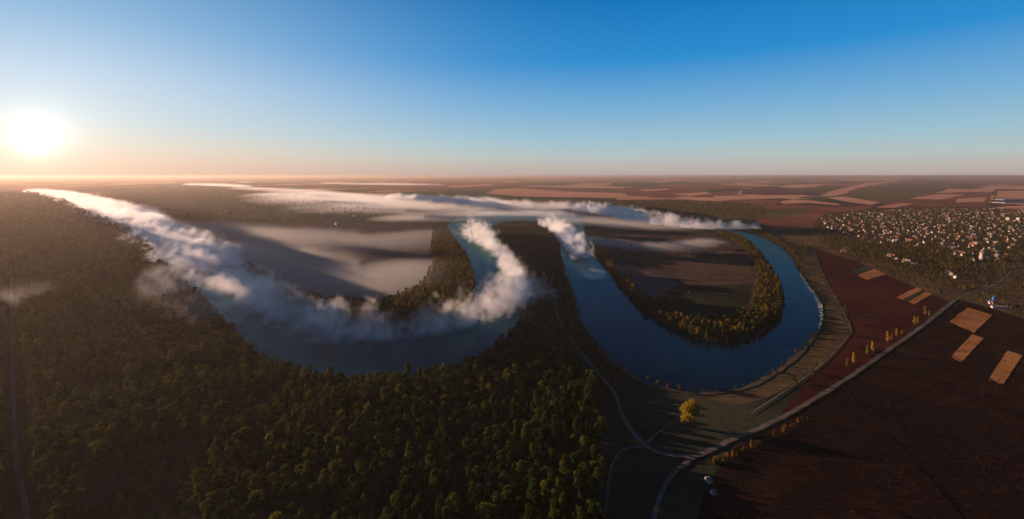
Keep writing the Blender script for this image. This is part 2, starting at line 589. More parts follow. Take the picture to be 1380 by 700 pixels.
sheet_polys('rough_meadow', [[(672, 305), (752, 305), (757, 340), (762, 380), (776, 425), (800, 462), (842, 504), (915, 530), (960, 533), (1010, 524), (1060, 494), (1060, 520), (985, 580), (935, 600), (880, 600), (835, 640),
                              (815, 720), (930, 720), (790, 760), (640, 500), (700, 440), (708, 405), (690, 345)]][:0] or [[(672, 305), (750, 305), (760, 372), (775, 425), (798, 462), (820, 490), (828, 530), (812, 540), (770, 500), (700, 480), (700, 440), (710, 405), (690, 345)]],
            M['scrub'], zstep(), 'dark rough grass between the two river loops', 'meadow')
sheet_polys('dry_pasture', [[(1083, 350), (1096, 340), (1108, 374), (1125, 405), (1143, 441), (1138, 457), (1105, 491), (1062, 522), (1030, 538), (1004, 545), (978, 544), (955, 537), (962, 533.5), (1005, 524.5), (1037, 508), (1060, 493), (1078, 477), (1093, 461), (1103, 446), (1108, 430), (1106, 414), (1100, 401), (1083, 375), (1079, 362)]],
            M['pasture'], zstep(), 'dry brown pasture between the river bend and the dyke', 'pasture')
FIELD_RED = [(1098, 336), (1115, 341), (1150, 352), (1180, 365), (1215, 380), (1250, 396), (1278, 407), (1240, 436), (1180, 482), (1100, 534), (1050, 561), (1075, 528), (1110, 494), (1142, 458), (1147, 441), (1129, 405), (1111, 372)]
sheet_polys('red_field', [FIELD_RED], M['plough_red'], zstep(), 'dark red ploughed field between the dyke and the road', 'field')
FIELD_BIG = [(1298, 406), (1340, 418), (1385, 432), (1500, 462), (1650, 760), (930, 760), (948, 660), (985, 606), (1040, 578), (1100, 543), (1150, 510), (1200, 475), (1245, 445), (1277, 420)]
sheet_polys('vineyard_field', [FIELD_BIG], M['vineyard'], zstep(), 'scrubby dark brown field below the straight road', 'field')
patches = [
    ([(1155, 371), (1178, 363), (1196, 369), (1168, 378)], 'orange stubble patch at the top of the red field'),
    ([(1208, 401), (1236, 387.5), (1243, 391), (1216, 404.5)], 'thin orange stubble strip in the red field'),
    ([(1224, 407), (1247, 393.5), (1257, 396.5), (1232, 411)], 'thin orange stubble strip nearest the road in the red field'),
    ([(1280, 434), (1293, 423), (1305, 415), (1321, 420), (1337, 425), (1325, 437), (1313, 449), (1296, 442)], 'square orange stubble patch beside the road'),
    ([(1282, 481), (1296, 466), (1310, 451), (1326, 456), (1312, 471), (1297, 488), (1289, 486)], 'narrow orange stubble patch below the square one'),
    ([(1332, 512), (1345, 492), (1358, 473), (1378, 480), (1366, 498), (1352, 519), (1342, 516)], 'narrow orange stubble patch near the right edge'),
]
for px, lab in patches:
    jit = []
    for i in range(len(px)):
        a, b = np.array(px[i]), np.array(px[(i + 1) % len(px)])
        for k in range(5):
            q = a + (b - a) * k / 5
            jit.append((q[0] + random.uniform(-.35, .35), q[1] + random.uniform(-.3, .3)))
    sheet_polys('stubble_patch', [jit], M['stubble'], 0.35, lab, 'field')
sheet_polys('green_strip', [[(1147, 366), (1173, 357.5), (1179, 361), (1153, 369.5)], [(1217, 405), (1243, 391.5), (1246, 393), (1222, 406.5)]], M['green'], 0.33, 'dark green strips beside the orange stubble', 'field')

# far fields, mostly on the right
FAR = [
    ('tan', [(1047, 252), (1060, 249.5), (1118, 247.6), (1100, 252), (1060, 255)], 'long pale field on the far right plain'),
    ('tan', [(960, 264), (1080, 262.8), (1096, 265), (1030, 268.4), (965, 270)], 'long orange field above the right river bend'),
    ('tan', [(1104, 265), (1126, 256), (1155, 250), (1165, 247), (1215, 243.6), (1182, 249), (1155, 254), (1128, 264)], 'slanting pale field on the far plain'),
    ('tan', [(1113, 266.2), (1140, 265), (1188, 273), (1172, 276.3), (1140, 272)], 'bright orange wedge field above the village'),
    ('tan', [(1050, 272), (1066, 269), (1100, 271), (1133, 275.5), (1130, 277), (1090, 273.7), (1055, 275)], 'ragged pale field left of the village'),
    ('olive', [(1130, 264), (1160, 255), (1215, 246), (1275, 240.5), (1284, 245), (1266, 257), (1240, 263), (1192, 274)], 'broad olive green pasture on the far plain'),
    ('red', [(1192, 275), (1240, 263.5), (1266, 257.5), (1338, 256), (1330, 279), (1260, 279), (1180, 281)], 'broad red field above the village roofs'),
    ('tan', [(1262, 260.6), (1279, 254), (1310, 255.7), (1345, 250.6), (1338, 258.5), (1300, 259)], 'pale orange field right of the olive pasture'),
    ('tan', [(1344, 250), (1400, 251.5), (1400, 256), (1338, 254.6)], 'pale field at the right edge of the plain'),
    ('tan', [(1345, 258.3), (1400, 256.5), (1400, 267), (1340, 267.5)], 'orange field above the greenhouses'),
    ('tan', [(1330, 283.5), (1345, 279), (1400, 276.5), (1400, 284)], 'orange field below the greenhouses'),
    ('red', [(1020, 279), (1060, 276), (1130, 279), (1180, 277), (1165, 284), (1110, 290), (1092, 303), (1050, 312), (1020, 300)], 'rusty slope left of the village'),
    ('red', [(960, 271), (1050, 270), (1046, 276), (1018, 278), (960, 275)], 'red field above the wooded river bank'),
    ('purple', [(1000, 255), (1045, 252), (1105, 256), (1118, 257), (1100, 262), (1000, 262.5)], 'dark purple ploughed field on the far plain'),
    ('purple', [(1275, 247), (1340, 247.4), (1310, 254), (1282, 252.6)], 'dark ploughed field on the far right plain'),
    ('red', [(1285, 243), (1400, 244.5), (1400, 247.5), (1290, 246.5)], 'thin red field below the far horizon'),
    ('tan', [(655, 261), (668, 255), (700, 254), (762, 258.5), (838, 260.5), (828, 267), (760, 266), (700, 265)], 'orange field beyond the mist in the middle'),
    ('tan', [(829, 267.6), (896, 267), (895, 269), (828, 269.6)], 'thin pale field strip beyond the right loop'),
    ('red', [(840, 253), (935, 250), (1000, 252), (995, 261), (900, 266), (845, 264)], 'reddish brown fields beyond the right loop'),
    ('green', [(798, 249), (860, 244), (920, 243), (937, 248), (860, 251.5)], 'dark green wooded rise on the far plain'),
    ('green', [(540, 258), (650, 256.5), (655, 262), (700, 266), (830, 268), (836, 273), (640, 268), (540, 264)], 'dark green strip behind the misty flats'),
    ('green', [(1040, 244), (1060, 240), (1090, 239.3), (1104, 242), (1070, 244.5)], 'dark wood below the horizon'),
    ('tan', [(870, 245), (930, 241.6), (930, 242.7), (895, 246)], 'thin pale strip on the far green rise'),
    ('red', [(470, 248), (600, 244), (680, 246), (670, 252.5), (560, 255), (500, 254)], 'dull red fields beyond the misty flats'),
    ('red', [(284, 264), (323, 261), (318, 267), (288, 268)], 'red field among dark woods on the left bank'),
    ('olive', [(328, 262), (384, 262), (380, 270), (330, 268)], 'olive field among dark woods on the left bank'),
    ('green', [(140, 254), (250, 246), (330, 253), (420, 266), (520, 287), (525, 301), (430, 300), (330, 301), (250, 291), (170, 270)], 'dark wooded left bank beyond the bright mist'),
    ('tan', [(1225, 268), (1262, 262), (1300, 263), (1270, 269)], 'orange strip in the broad red field'),
    ('olive', [(1060, 256), (1100, 253.5), (1120, 256), (1080, 259)], 'olive field among dark ploughed land'),
    ('tan', [(1180, 279.5), (1215, 274), (1230, 275), (1202, 280.5)], 'small pale field touching the village roofs'),
    ('tan', [(1290, 268), (1330, 266), (1326, 272), (1288, 273)], 'pale strip above the village roofs'),
    ('green', [(1240, 246), (1290, 242), (1300, 244.5), (1262, 248)], 'dark green strip behind the olive pasture'),
    ('olive', [(1020, 285), (1080, 280), (1092, 284), (1062, 294), (1030, 293)], 'olive scrub slope left of the village'),
    ('tan', [(905, 262), (950, 259), (960, 261), (930, 264.5)], 'pale field behind the yellowing slope'),
    ('tan', [(860, 256), (900, 254.5), (905, 256), (870, 258)], 'small pale field beyond the right loop'),
    ('green', [(950, 256), (1000, 254), (1000, 257), (955, 259.5)], 'dark green field beyond the right loop'),
    ('tan', [(985, 246), (1040, 244.5), (1042, 246), (995, 248)], 'pale strip on the far plain'),
    ('tan', [(1120, 242.3), (1200, 240.8), (1230, 241.6), (1150, 243.6)], 'pale strip under the right horizon'),
    ('tan', [(1290, 240.6), (1400, 240.8), (1400, 242), (1300, 242.2)], 'pale strip under the far right horizon'),
    ('purple', [(1060, 246.5), (1110, 244.5), (1118, 246), (1075, 248)], 'dark strip beside the long pale field'),
    ('tan', [(760, 250), (820, 247), (828, 248.5), (775, 252)], 'pale strip on the far middle plain'),
    ('tan', [(600, 251), (660, 248.5), (665, 250), (610, 253)], 'pale strip beyond the misty flats'),
    ('olive', [(820, 272), (900, 270), (1000, 274), (1030, 281), (1032, 294), (975, 296), (880, 287)], 'yellowing wooded slope above the far mist bank'),
]
for key, px, lab in FAR:
    sheet_polys('far_field', [px], M[key], zstep() + 0.25, lab, 'field')
cells = {k: [] for k in ('tan', 'olive', 'purple', 'green', 'red', 'fallow')}
ca, sa = math.cos(0.16), math.sin(0.16)
for iy in range(26):
    y0 = 3600 * 1.075 ** iy
    dy = y0 * 0.075
    wx = 420 + iy * 40
    for ix in range(-3, int(y0 * 1.25 / wx) + 1):
        if random.random() < .42:
            continue
        x0 = ix * wx + (iy % 3) * wx * .3
        a, b = x0 + wx * random.uniform(.02, .15), x0 + wx * random.uniform(.7, .98)
        c, d = y0 + dy * random.uniform(.03, .3), y0 + dy * random.uniform(.65, .97)
        sk = random.uniform(-.2, .2) * wx * .3
        quad = [(a, c), (b, c), (b + sk, d), (a + sk, d)]
        cells[random.choice(('tan', 'tan', 'olive', 'purple', 'green', 'red', 'fallow', 'red'))].append([(x * ca - y * sa * .3, y + x * sa) for x, y in quad])
for k, (key, quads) in enumerate(cells.items()):
    sheet_polys('plain_fields', quads, M[key], 0.06 + .03 * k, {'tan': 'pale stubble', 'olive': 'olive', 'purple': 'dark ploughed', 'green': 'dark green', 'red': 'reddish', 'fallow': 'greyish fallow'}[key] + ' fields patching the far plain', 'fields', world_pts=True)
sheet_polys('village_ground', [[(1092, 303), (1110, 289), (1165, 283), (1260, 279.5), (1400, 284), (1450, 340), (1420, 430), (1385, 431), (1340, 417), (1298, 405), (1278, 405), (1215, 379), (1150, 351), (1100, 336), (1060, 326), (1050, 313)]],
            M['pasture'], zstep() + 0.25, 'brown and olive ground of the village slope', 'ground')

# roads and tracks
MAIN = [(746, 365), (742, 388), (748, 407), (755, 436), (771, 461), (791, 486), (816, 515), (830, 534), (838, 559), (850, 580), (866, 598), (884, 610), (910, 616), (938, 616), (962, 606), (988, 593), (1022, 579), (1062, 559), (1102, 536), (1152, 504), (1202, 469), (1242, 441), (1272, 417), (1292, 402), (1312, 394), (1342, 384), (1362, 366), (1366, 345), (1362, 325)]
ribbon('dirt_road', MAIN[:15], [1.6, 2.0, 2.4, 3.0, 3.8, 3.6], M['track'], 0.68, 'pale dirt track leading down between the river loops', 'road', 0.15)
ribbon('country_road', MAIN[13:], [3.6, 3.7, 3.8, 4.2, 4.5, 4.5], M['track'], 0.70, 'straight pale country road crossing to the village', 'road', 0.22)
ribbon('dirt_branch', [(940, 615), (918, 630), (900, 650), (888, 675), (880, 710)], [2.6, 2.4, 2.4], M['track'], 0.72, 'narrow track curving down from the road junction', 'road', 0.2)
ribbon('dirt_spur', [(868, 603), (845, 606), (830, 618), (821, 645), (815, 705)], [3, 2, 1.6], M['track'], 0.72, 'faint track along the edge of the near forest', 'road', 0.3)
ribbon('meadow_path', [(870, 600), (888, 584), (918, 562)], [2.5, 1.2, 0.9], M['track'], 0.72, 'faint path leading to the golden tree', 'path', 0.3)
sheet_polys('forest_clearing', [[(10, 336), (17, 336), (27, 400), (33, 500), (42, 600), (54, 690), (62, 800), (-8, 800), (0, 690), (3, 600), (6, 500), (8, 400)]], M['scrub'], zstep(), 'dark grass clearing beside the forest road', 'clearing')
ribbon('forest_road', [(12, 330), (15, 370), (17, 450), (18, 540), (22, 620), (35, 690), (42, 740)], [3.0, 3.0, 2.6], M['track'], 0.72, 'straight forest road down the left edge', 'road', 0.2)
ribbon('dyke_track', [(1097, 338), (1109, 372), (1127, 405), (1145, 441), (1140, 457), (1107, 492), (1064, 524), (1012, 558)], [1.2, 1.4, 1.6, 1.4], M['track'], 0.72, 'pale track on top of the dyke', 'track', 0.3)
ribbon('village_lane', [(1106, 291), (1130, 297), (1152, 306)], [6, 6], M['track'], 0.72, 'pale lane through the upper village', 'lane', 0.2)
ribbon('village_path', [(1218, 370), (1245, 372.5), (1262, 375), (1285, 382)], [5, 4], M['track'], 0.72, 'pale lane along the lower edge of the village', 'lane', 0.2)
ribbon('field_ditch', [(1128, 508), (1150, 535), (1200, 590), (1250, 642), (1295, 700), (1320, 740)], [2.0, 1.4, 2.2], M['ditch'], 0.36, 'dark ditch line across the brown field', 'ditch', 0.4)
ribbon('field_furrow', [(1238, 459), (1262, 471), (1300, 489), (1340, 515), (1385, 540)], [1.6, 1.6], M['ditch'], 0.36, 'dark furrow below the stubble patches', 'furrow', 0.4)

# ------------------------------------------------------------------ trees


def crown_mesh(name, seed, h, r, base, n_lobes, n_quads, leaf, mat, slim=False):
    """a crown of many small leaf-clump faces spread over uneven lobes"""
    g = np.random.default_rng(seed)
    lobes = []
    for i in range(n_lobes):
        t = (i + 0.5) / n_lobes
        z = base + (h - base) * (0.18 + 0.72 * g.random() if not slim else 0.08 + 0.86 * t)
        k = (z - base) / (h - base)
        spread = r * (0.75 if not slim else 0.3) * math.sqrt(max(0.05, 1 - (1.6 * (k - 0.42)) ** 2))
        a = g.random() * 2 * PI + i * 2.4
        d = spread * math.sqrt(g.random()) if not slim else spread * g.random()
        lr = r * g.uniform(0.24, 0.50) * (1.0 if not slim else (1.15 - 0.75 * k) * 1.3)
        lobes.append((d * math.cos(a), d * math.sin(a), min(z, h - lr * 0.55), lr))
    if not slim:
        lobes.append((0, 0, h - r * 0.5, r * 0.5))
    w = np.array([l[3] ** 2 for l in lobes])
    idx = g.choice(len(lobes), n_quads, p=w / w.sum())
    L = np.array(lobes)[idx]
    dv = g.normal(size=(n_quads, 3))
    dv /= np.linalg.norm(dv, axis=1)[:, None]
    dv[:, 2] = np.where(dv[:, 2] < -0.55, -dv[:, 2], dv[:, 2])
    rad = L[:, 3] * g.uniform(0.62, 1.12, n_quads)
    c = L[:, :3] + dv * rad[:, None] * np.array([1, 1, 0.85])
    nrm = dv + g.normal(scale=0.55, size=dv.shape)
    nrm /= np.linalg.norm(nrm, axis=1)[:, None]
    ref = g.normal(size=dv.shape)
    a = np.cross(nrm, ref)
    a /= np.linalg.norm(a, axis=1)[:, None]
    b = np.cross(nrm, a)
    s = leaf * g.uniform(0.6, 1.25, n_quads)[:, None]
    s2 = s * g.uniform(0.6, 1.0, n_quads)[:, None]
    V = np.stack([c - a * s, c - b * s2 + a * s * 0.15, c + a * s, c + b * s2 - a * s * 0.15], 1).reshape(-1, 3)
    F = np.arange(n_quads * 4).reshape(-1, 4)
    me = bpy.data.meshes.new(name)
    me.from_pydata(V.tolist(), [], F.tolist())
    me.materials.append(mat)
    return me


def tube_into(bm, pts, radii, seg=6):
    rings = []
    n = len(pts)
    for i, (p, r) in enumerate(zip(pts, radii)):
        d = (pts[min(i + 1, n - 1)] - pts[max(i - 1, 0)]).normalized()
        x = d.orthogonal().normalized()
        y = d.cross(x)
        rings.append([bm.verts.new(p + (x * math.cos(2 * PI * k / seg) + y * math.sin(2 * PI * k / seg)) * r) for k in range(seg)])
    for a, b in zip(rings, rings[1:]):
        for k in range(seg):
            try:
                bm.faces.new((a[k], a[(k + 1) % seg], b[(k + 1) % seg], b[k]))
            except ValueError:
                pass
    bm.faces.new(rings[-1])


def trunk_mesh(name, seed, h, r, base):
    g = random.Random(seed)
    bm = bmesh.new()
    top = Vector((g.uniform(-.4, .4), g.uniform(-.4, .4), h * 0.82))
    tube_into(bm, [Vector((0, 0, -0.3)), Vector((g.uniform(-.15, .15), g.uniform(-.15, .15), base)), top * 0.75 + Vector((0, 0, 0)), top], [0.30, 0.22, 0.13, 0.05])
    for k in range(5):
        a = g.random() * 2 * PI
        z = base + (h * 0.7 - base) * g.uniform(0.05, 0.8)
        p = Vector((0, 0, z))
        e = Vector((math.cos(a) * r * g.uniform(.5, .8), math.sin(a) * r * g.uniform(.5, .8), z + g.uniform(1.0, 2.6)))
        tube_into(bm, [p, p.lerp(e, 0.5) + Vector((0, 0, .3)), e], [0.12, 0.08, 0.03], 5)
    me = bpy.data.meshes.new(name)
    bm.to_mesh(me)
    bm.free()
    me.materials.append(M['bark'])
    return me


LEAVES = [('dark green', 'leaf_dark'), ('olive green', 'leaf_olive'), ('yellowing', 'leaf_gold'), ('rusty brown', 'leaf_rust')]
# look of each library tree: (h, crown radius, crown base, lobes, faces, leaf size, colour index)
SPEC = []
g0 = random.Random(3)
for i in range(12):
    ci = (0, 0, 0, 1, 0, 1, 0, 1, 1, 0, 0, 1)[i]
    SPEC.append((g0.uniform(10.5, 17.5), g0.uniform(3.2, 4.6), g0.uniform(2.0, 3.6), g0.randint(10, 17), 1700, 0.46, ci))
CROWNS = [crown_mesh('crown', 100 + i, s[0], s[1], s[2], s[3], s[4], s[5], M[LEAVES[s[6]][1]], i in (4, 7, 10)) for i, s in enumerate(SPEC)]
TRUNKS = [trunk_mesh('trunk', 200 + i, s[0], s[1], s[2]) for i, s in enumerate(SPEC)]


def joined(name, crown, trunk):
    bm = bmesh.new()
    bm.from_mesh(crown)
    for f in bm.faces:
        f.material_index = 0
    nf = len(bm.faces)
    bm.from_mesh(trunk)
    bm.faces.ensure_lookup_table()
    for f in bm.faces[nf:]:
        f.material_index = 1
    me = bpy.data.meshes.new(name)
    bm.to_mesh(me)
    bm.free()
    me.materials.append(crown.materials[0])
    me.materials.append(trunk.materials[0])
    return me


LIB = bpy.data.collections.new('tree_library')
for i in range(12):
    o = bpy.data.objects.new('library_tree_%02d' % i, joined('library_tree', CROWNS[i], TRUNKS[i]))
    LIB.objects.link(o)


def lib_subset(name, idx, mats=None):
    c = bpy.data.collections.new(name)
    for k, i in enumerate(idx):
        me = LIB.objects[i].data
        o = bpy.data.objects.new('%s_%02d' % (name, k), me)
        if mats:
            o.data = me.copy()
            o.data.materials[0] = M[mats[k % len(mats)]]
        c.objects.link(o)
    return c


LIB_GOLD = lib_subset('library_golden', [1, 3, 5, 7, 8, 11, 10, 2], ['leaf_olive', 'leaf_gold', 'leaf_gold', 'leaf_olive', 'leaf_rust'])


def scatter_group(name, coll):
    ng = bpy.data.node_groups.new(name, 'GeometryNodeTree')
    ng.interface.new_socket('Geometry', in_out='INPUT', socket_type='NodeSocketGeometry')
    ng.interface.new_socket('Geometry', in_out='OUTPUT', socket_type='NodeSocketGeometry')
    L = ng.links.new
    gi, go = ng.nodes.new('NodeGroupInput'), ng.nodes.new('NodeGroupOutput')
    ci = ng.nodes.new('GeometryNodeCollectionInfo')
    ci.inputs['Collection'].default_value = coll
    ci.inputs['Separate Children'].default_value = True
    ci.inputs['Reset Children'].default_value = True
    iop = ng.nodes.new('GeometryNodeInstanceOnPoints')
    iop.inputs['Pick Instance'].default_value = True

    def attr(nm, ty):
        a = ng.nodes.new('GeometryNodeInputNamedAttribute')
        a.data_type = ty
        a.inputs['Name'].default_value = nm
        return a.outputs['Attribute']
    cx = ng.nodes.new('ShaderNodeCombineXYZ')
    L(attr('rot', 'FLOAT'), cx.inputs['Z'])
    L(gi.outputs[0], iop.inputs['Points'])
    L(ci.outputs[0], iop.inputs['Instance'])
    L(attr('var', 'INT'), iop.inputs['Instance Index'])
    L(cx.outputs[0], iop.inputs['Rotation'])
    L(attr('scl', 'FLOAT'), iop.inputs['Scale'])
    L(iop.outputs[0], go.inputs[0])
    return ng


def scatter(name, pts, scl, var, coll, label, cat):
    me = bpy.data.meshes.new(name)
    me.from_pydata([(p[0], p[1], 0.0) for p in pts], [], [])
    n = len(pts)
    a = me.attributes.new('scl', 'FLOAT', 'POINT')
    a.data.foreach_set('value', np.asarray(scl, np.float32))
    a = me.attributes.new('rot', 'FLOAT', 'POINT')
    a.data.foreach_set('value', rng.uniform(0, 6.28, n).astype(np.float32))
    a = me.attributes.new('var', 'INT', 'POINT')
    a.data.foreach_set('value', np.asarray(var, np.int32))
    o = mesh_obj(name, me)
    md = o.modifiers.new('scatter', 'NODES')
    md.node_group = scatter_group(name + '_scatter', coll)
    return tag(o, label, cat, kind='stuff')


def to_px(xy):
    u = U0 + xy[:, 0] / xy[:, 1] * FPX
    v = VH + H * FPX / xy[:, 1]
    return u, v


def fill(poly, step, ymin=0, ymax=1e9, prob=1.0, holes=()):
    """jittered hexagonal points of the ground inside a photo-pixel outline"""
    P = [G(*p) for p in poly]
    x0, x1 = min(p.x for p in P), max(p.x for p in P)
    y0, y1 = max(min(p.y for p in P), ymin), min(max(p.y for p in P), ymax)
    if y1 <= y0:
        return np.zeros((0, 2))
    xs = np.arange(x0, x1, step)
    ys = np.arange(y0, y1, step * 0.87)
    X, Y = np.meshgrid(xs, ys)
    X = X + (np.arange(len(ys)) % 2)[:, None] * step / 2
    X = X + rng.uniform(-.38, .38, X.shape) * step
    Y = Y + rng.uniform(-.38, .38, Y.shape) * step
    xy = np.stack([X.ravel(), Y.ravel()], 1)
    xy = xy[(xy[:, 1] >= max(y0, 60)) & (xy[:, 1] <= y1)]
    u, v = to_px(xy)
    k = in_poly(u, v, poly)
    for h in holes:
        k &= ~in_poly(u, v, h)
    k &= rng.random(len(xy)) < prob
    return xy[k]


FOREST = [(-220, 263), (58, 263), (100, 281), (140, 296), (180, 317), (198, 333), (212, 350), (228, 370), (250, 393), (268, 407), (296, 436), (316, 458), (341, 481), (372, 500), (430, 514), (490, 517),
          (545, 514), (596, 505), (642, 491), (676, 470), (705, 476), (745, 486), (785, 499), (801, 522), (811, 570), (816, 640), (810, 800), (285, 800), (272, 700), (262, 655), (285, 615), (240, 594), (180, 610), (130, 645), (104, 700), (95, 800),
          (60, 800), (52, 690), (40, 600), (34, 520), (30, 440), (24, 380), (16, 340), (10, 340), (8, 400), (5, 500), (2, 600), (0, 700), (-6, 800), (-220, 800)]
LANE = [(-300, 0)]
pts = [fill(FOREST, 7.0, 0, 800), fill(FOREST, 8.8, 800, 1500), fill(FOREST, 13.0, 1500, 2600), fill(FOREST, 20.0, 2600, 5000)]
base_s = [1.0, 1.2, 1.7, 2.2]
fp, fs = [], []
for p, s in zip(pts, base_s):
    clump = 0.5 + 0.5 * np.sin(p[:, 0] * 0.035 + 2 * np.sin(p[:, 1] * 0.021)) * np.sin(p[:, 1] * 0.043 + 1.3)
    fp.append(p)
    fs.append(s * (0.62 + 0.34 * clump + rng.uniform(-.2, .3, len(p))))
fp = np.concatenate(fp)
fs = np.concatenate(fs)
# dominant kinds drift from place to place
drift = 0.5 + 0.5 * np.sin(fp[:, 0] * 0.012 + 1.0) * np.sin(fp[:, 1] * 0.015)
fv = rng.integers(0, 12, len(fp))
dark_ids = np.array([0, 1, 2, 4, 6, 9])
swap = rng.random(len(fp)) < 0.55 * drift
fv = np.where(swap, dark_ids[rng.integers(0, 6, len(fp))], fv)
fu, fvv = to_px(fp)
# the nearest trees in the frame become individuals
top_v = VH + (H - 10) * FPX / fp[:, 1]
vis = (fu > 0) & (fu < 1380) & (top_v < 700)
order = np.argsort(np.where(vis, fp[:, 1], 1e9))[:300]
ind = np.zeros(len(fp), bool)
ind[order] = True
PROTO = {}


def plant_tree(i, x, y, s, rz, name, label, cat, group, crown=None, trunk=None):
    """an Empty at the foot, with trunk and crown as its children"""
    t = empty(name, (x, y, 0), rz, s)
    tag(t, label, cat, group)
    key = (i, crown.name if crown else '')
    if key not in PROTO:
        a = bpy.data.objects.new('trunk', trunk or TRUNKS[i])
        b = bpy.data.objects.new('crown', crown or CROWNS[i])
        PROTO[key] = (a, b)
    else:
        a, b = (q.copy() for q in PROTO[key])
    link(a, t)
    link(b, t)
    return t


for k in np.nonzero(ind)[0]:
    c = LEAVES[SPEC[fv[k]][6]][0]
    plant_tree(int(fv[k]), fp[k, 0], fp[k, 1], float(fs[k]), random.uniform(0, 6.28), 'broadleaf_tree',
               c + ' broadleaf tree in the dense dark forest at the bottom', 'tree', 'nearest trees of the dark forest')
scatter('forest', fp[~ind], fs[~ind], fv[~ind], LIB, 'dense dark forest on the near bank', 'forest')

LANE = [(19, 345), (26, 400), (32, 500), (41, 600), (53, 690), (60, 800), (46, 800), (38, 690), (26, 600), (21, 500), (19, 400)]
MEADOW = [(262, 655), (285, 615), (240, 594), (180, 610), (130, 645), (104, 700), (95, 800), (280, 800)]
yp = np.concatenate([fill(LANE, 5.5, prob=.4), fill(MEADOW, 5.5, prob=.8)])
scatter('saplings', yp, rng.uniform(.22, .5, len(yp)), rng.choice(dark_ids, len(yp)), LIB, 'dark saplings in the forest clearing and beside the forest road', 'saplings')

# belts of trees inside the two loops
bp = np.concatenate([fill(BELT_R, 6.2), fill(BELT_L, 6.6)])
bs = rng.uniform(0.55, 0.95, len(bp))
bv = rng.integers(0, 8, len(bp))
bu, bvv = to_px(bp)
sel = np.argsort(bp[:, 1])[:280]
ib = np.zeros(len(bp), bool)
ib[sel] = True
GOLD_OBJS = list(LIB_GOLD.objects)
GOLD_SPEC = [1, 3, 5, 7, 8, 11, 10, 2]
GOLD_COL = [('leaf_olive', 'olive'), ('leaf_gold', 'yellowing'), ('leaf_gold', 'yellowing'), ('leaf_olive', 'olive'), ('leaf_rust', 'rusty'), ('leaf_olive', 'olive'), ('leaf_gold', 'yellowing'), ('leaf_gold', 'yellowing')]
GOLD_CROWN = []
for k, i in enumerate(GOLD_SPEC):
    me = CROWNS[i].copy()
    me.materials[0] = M[GOLD_COL[k][0]]
    GOLD_CROWN.append(me)
for k in np.nonzero(ib)[0]:
    j = int(bv[k])
    side = 'right' if bu[k] > 720 else 'left'
    plant_tree(GOLD_SPEC[j], bp[k, 0], bp[k, 1], float(bs[k]), random.uniform(0, 6.28), 'riverside_tree',
               '%s tree in the belt along the inside of the %s river loop' % (GOLD_COL[j][1], side), 'riverside tree', 'trees lining the %s river loop' % side, GOLD_CROWN[j], TRUNKS[GOLD_SPEC[j]])
scatter('riverside_woodland', bp[~ib], bs[~ib], bv[~ib], LIB_GOLD, 'belts of yellowing trees lining both river loops', 'woodland')

# scrub on the neck of land and along the outer banks
NECK = [(640, 487), (700, 440), (712, 405), (735, 392), (748, 412), (757, 440), (774, 468), (798, 496), (745, 484), (690, 470)]
BANKTREES = [(752, 335), (758, 362), (766, 388), (774, 408), (778, 430), (790, 452), (812, 480), (838, 505), (834, 530), (820, 514), (795, 486), (775, 462), (759, 437), (752, 407), (746, 388), (749, 365)]
OUTER = [(1000, 311), (1022, 316), (1046, 327), (1062, 339), (1073, 352), (1078, 366), (1083, 374), (1081, 360), (1074, 345), (1062, 333), (1046, 322), (1022, 311)]
GULLY = [(1066, 330), (1098, 332), (1090, 345), (1080, 362)]
ROWS = [(1130, 340), (1185, 360), (1240, 383), (1282, 399), (1276, 404), (1230, 385), (1180, 364), (1125, 344)]
DYKE = [(1100, 345), (1113, 372), (1131, 404), (1149, 438), (1145, 458), (1112, 494), (1070, 526), (1030, 556), (1022, 552), (1062, 522), (1106, 488), (1138, 455), (1143, 441), (1125, 405), (1108, 374)]
MONAST = [(1296, 402), (1330, 390), (1362, 372), (1400, 372), (1500, 440), (1440, 452), (1385, 430), (1340, 416)]
LANE = [(19, 345), (26, 400), (32, 500), (41, 600), (53, 690), (60, 800), (46, 800), (38, 690), (26, 600), (21, 500), (19, 400)]
MEADOW = [(262, 655), (285, 615), (240, 594), (180, 610), (130, 645), (104, 700), (95, 800), (280, 800)]
bank = []
for line in (R_OUT[4:-4], R_IN[3:-4], L_NEAR[5:-3]):
    for p in resample([G(*q) for q in smooth_px(line, 4)], 3.0):
        pu, pv = U0 + p.x / p.y * FPX, VH + H * FPX / p.y
        if random.random() < .62 and not (pu > 1074 and 362 < pv < 450):
            bank.append((p.x + random.gauss(0, 2.2), p.y + random.gauss(0, 2.2)))
bank = np.array(bank)
scatter('reeds', bank, rng.uniform(.10, .26, len(bank)) * (1 + .8 * (rng.random(len(bank)) > .85)), rng.integers(0, 8, len(bank)), LIB_GOLD, 'reeds and low bushes fringing the water edge', 'reeds')
PLAIN_R = FIELD_LOOP_R
sp_ = np.concatenate([fill(PLAIN_R, 26, prob=.25), fill(NECK, 9, prob=.75), fill(BANKTREES, 6.5, prob=.55), fill(OUTER, 7), fill(GULLY, 8, prob=.6), fill(ROWS, 9, prob=.6), fill(DYKE, 6, prob=.22), fill(MONAST, 9, prob=.45)])
scatter('scrub', sp_, rng.uniform(0.25, 0.62, len(sp_)), rng.integers(0, 8, len(sp_)), LIB_GOLD, 'rough bushes along the river banks and field edges', 'bushes')
VILLAGE = [(1096, 303), (1112, 290), (1165, 284), (1260, 280), (1400, 284), (1440, 340), (1400, 372), (1362, 370), (1330, 388), (1290, 397), (1240, 381), (1200, 362), (1150, 346), (1110, 334), (1098, 318)]
GREENBELT = [(1140, 335), (1170, 330), (1215, 333), (1262, 342), (1320, 358), (1325, 370), (1290, 372), (1240, 366), (1190, 355), (1150, 346)]
EDGE = [(1328, 284), (1331, 284), (1345, 262.5), (1343.5, 262)]
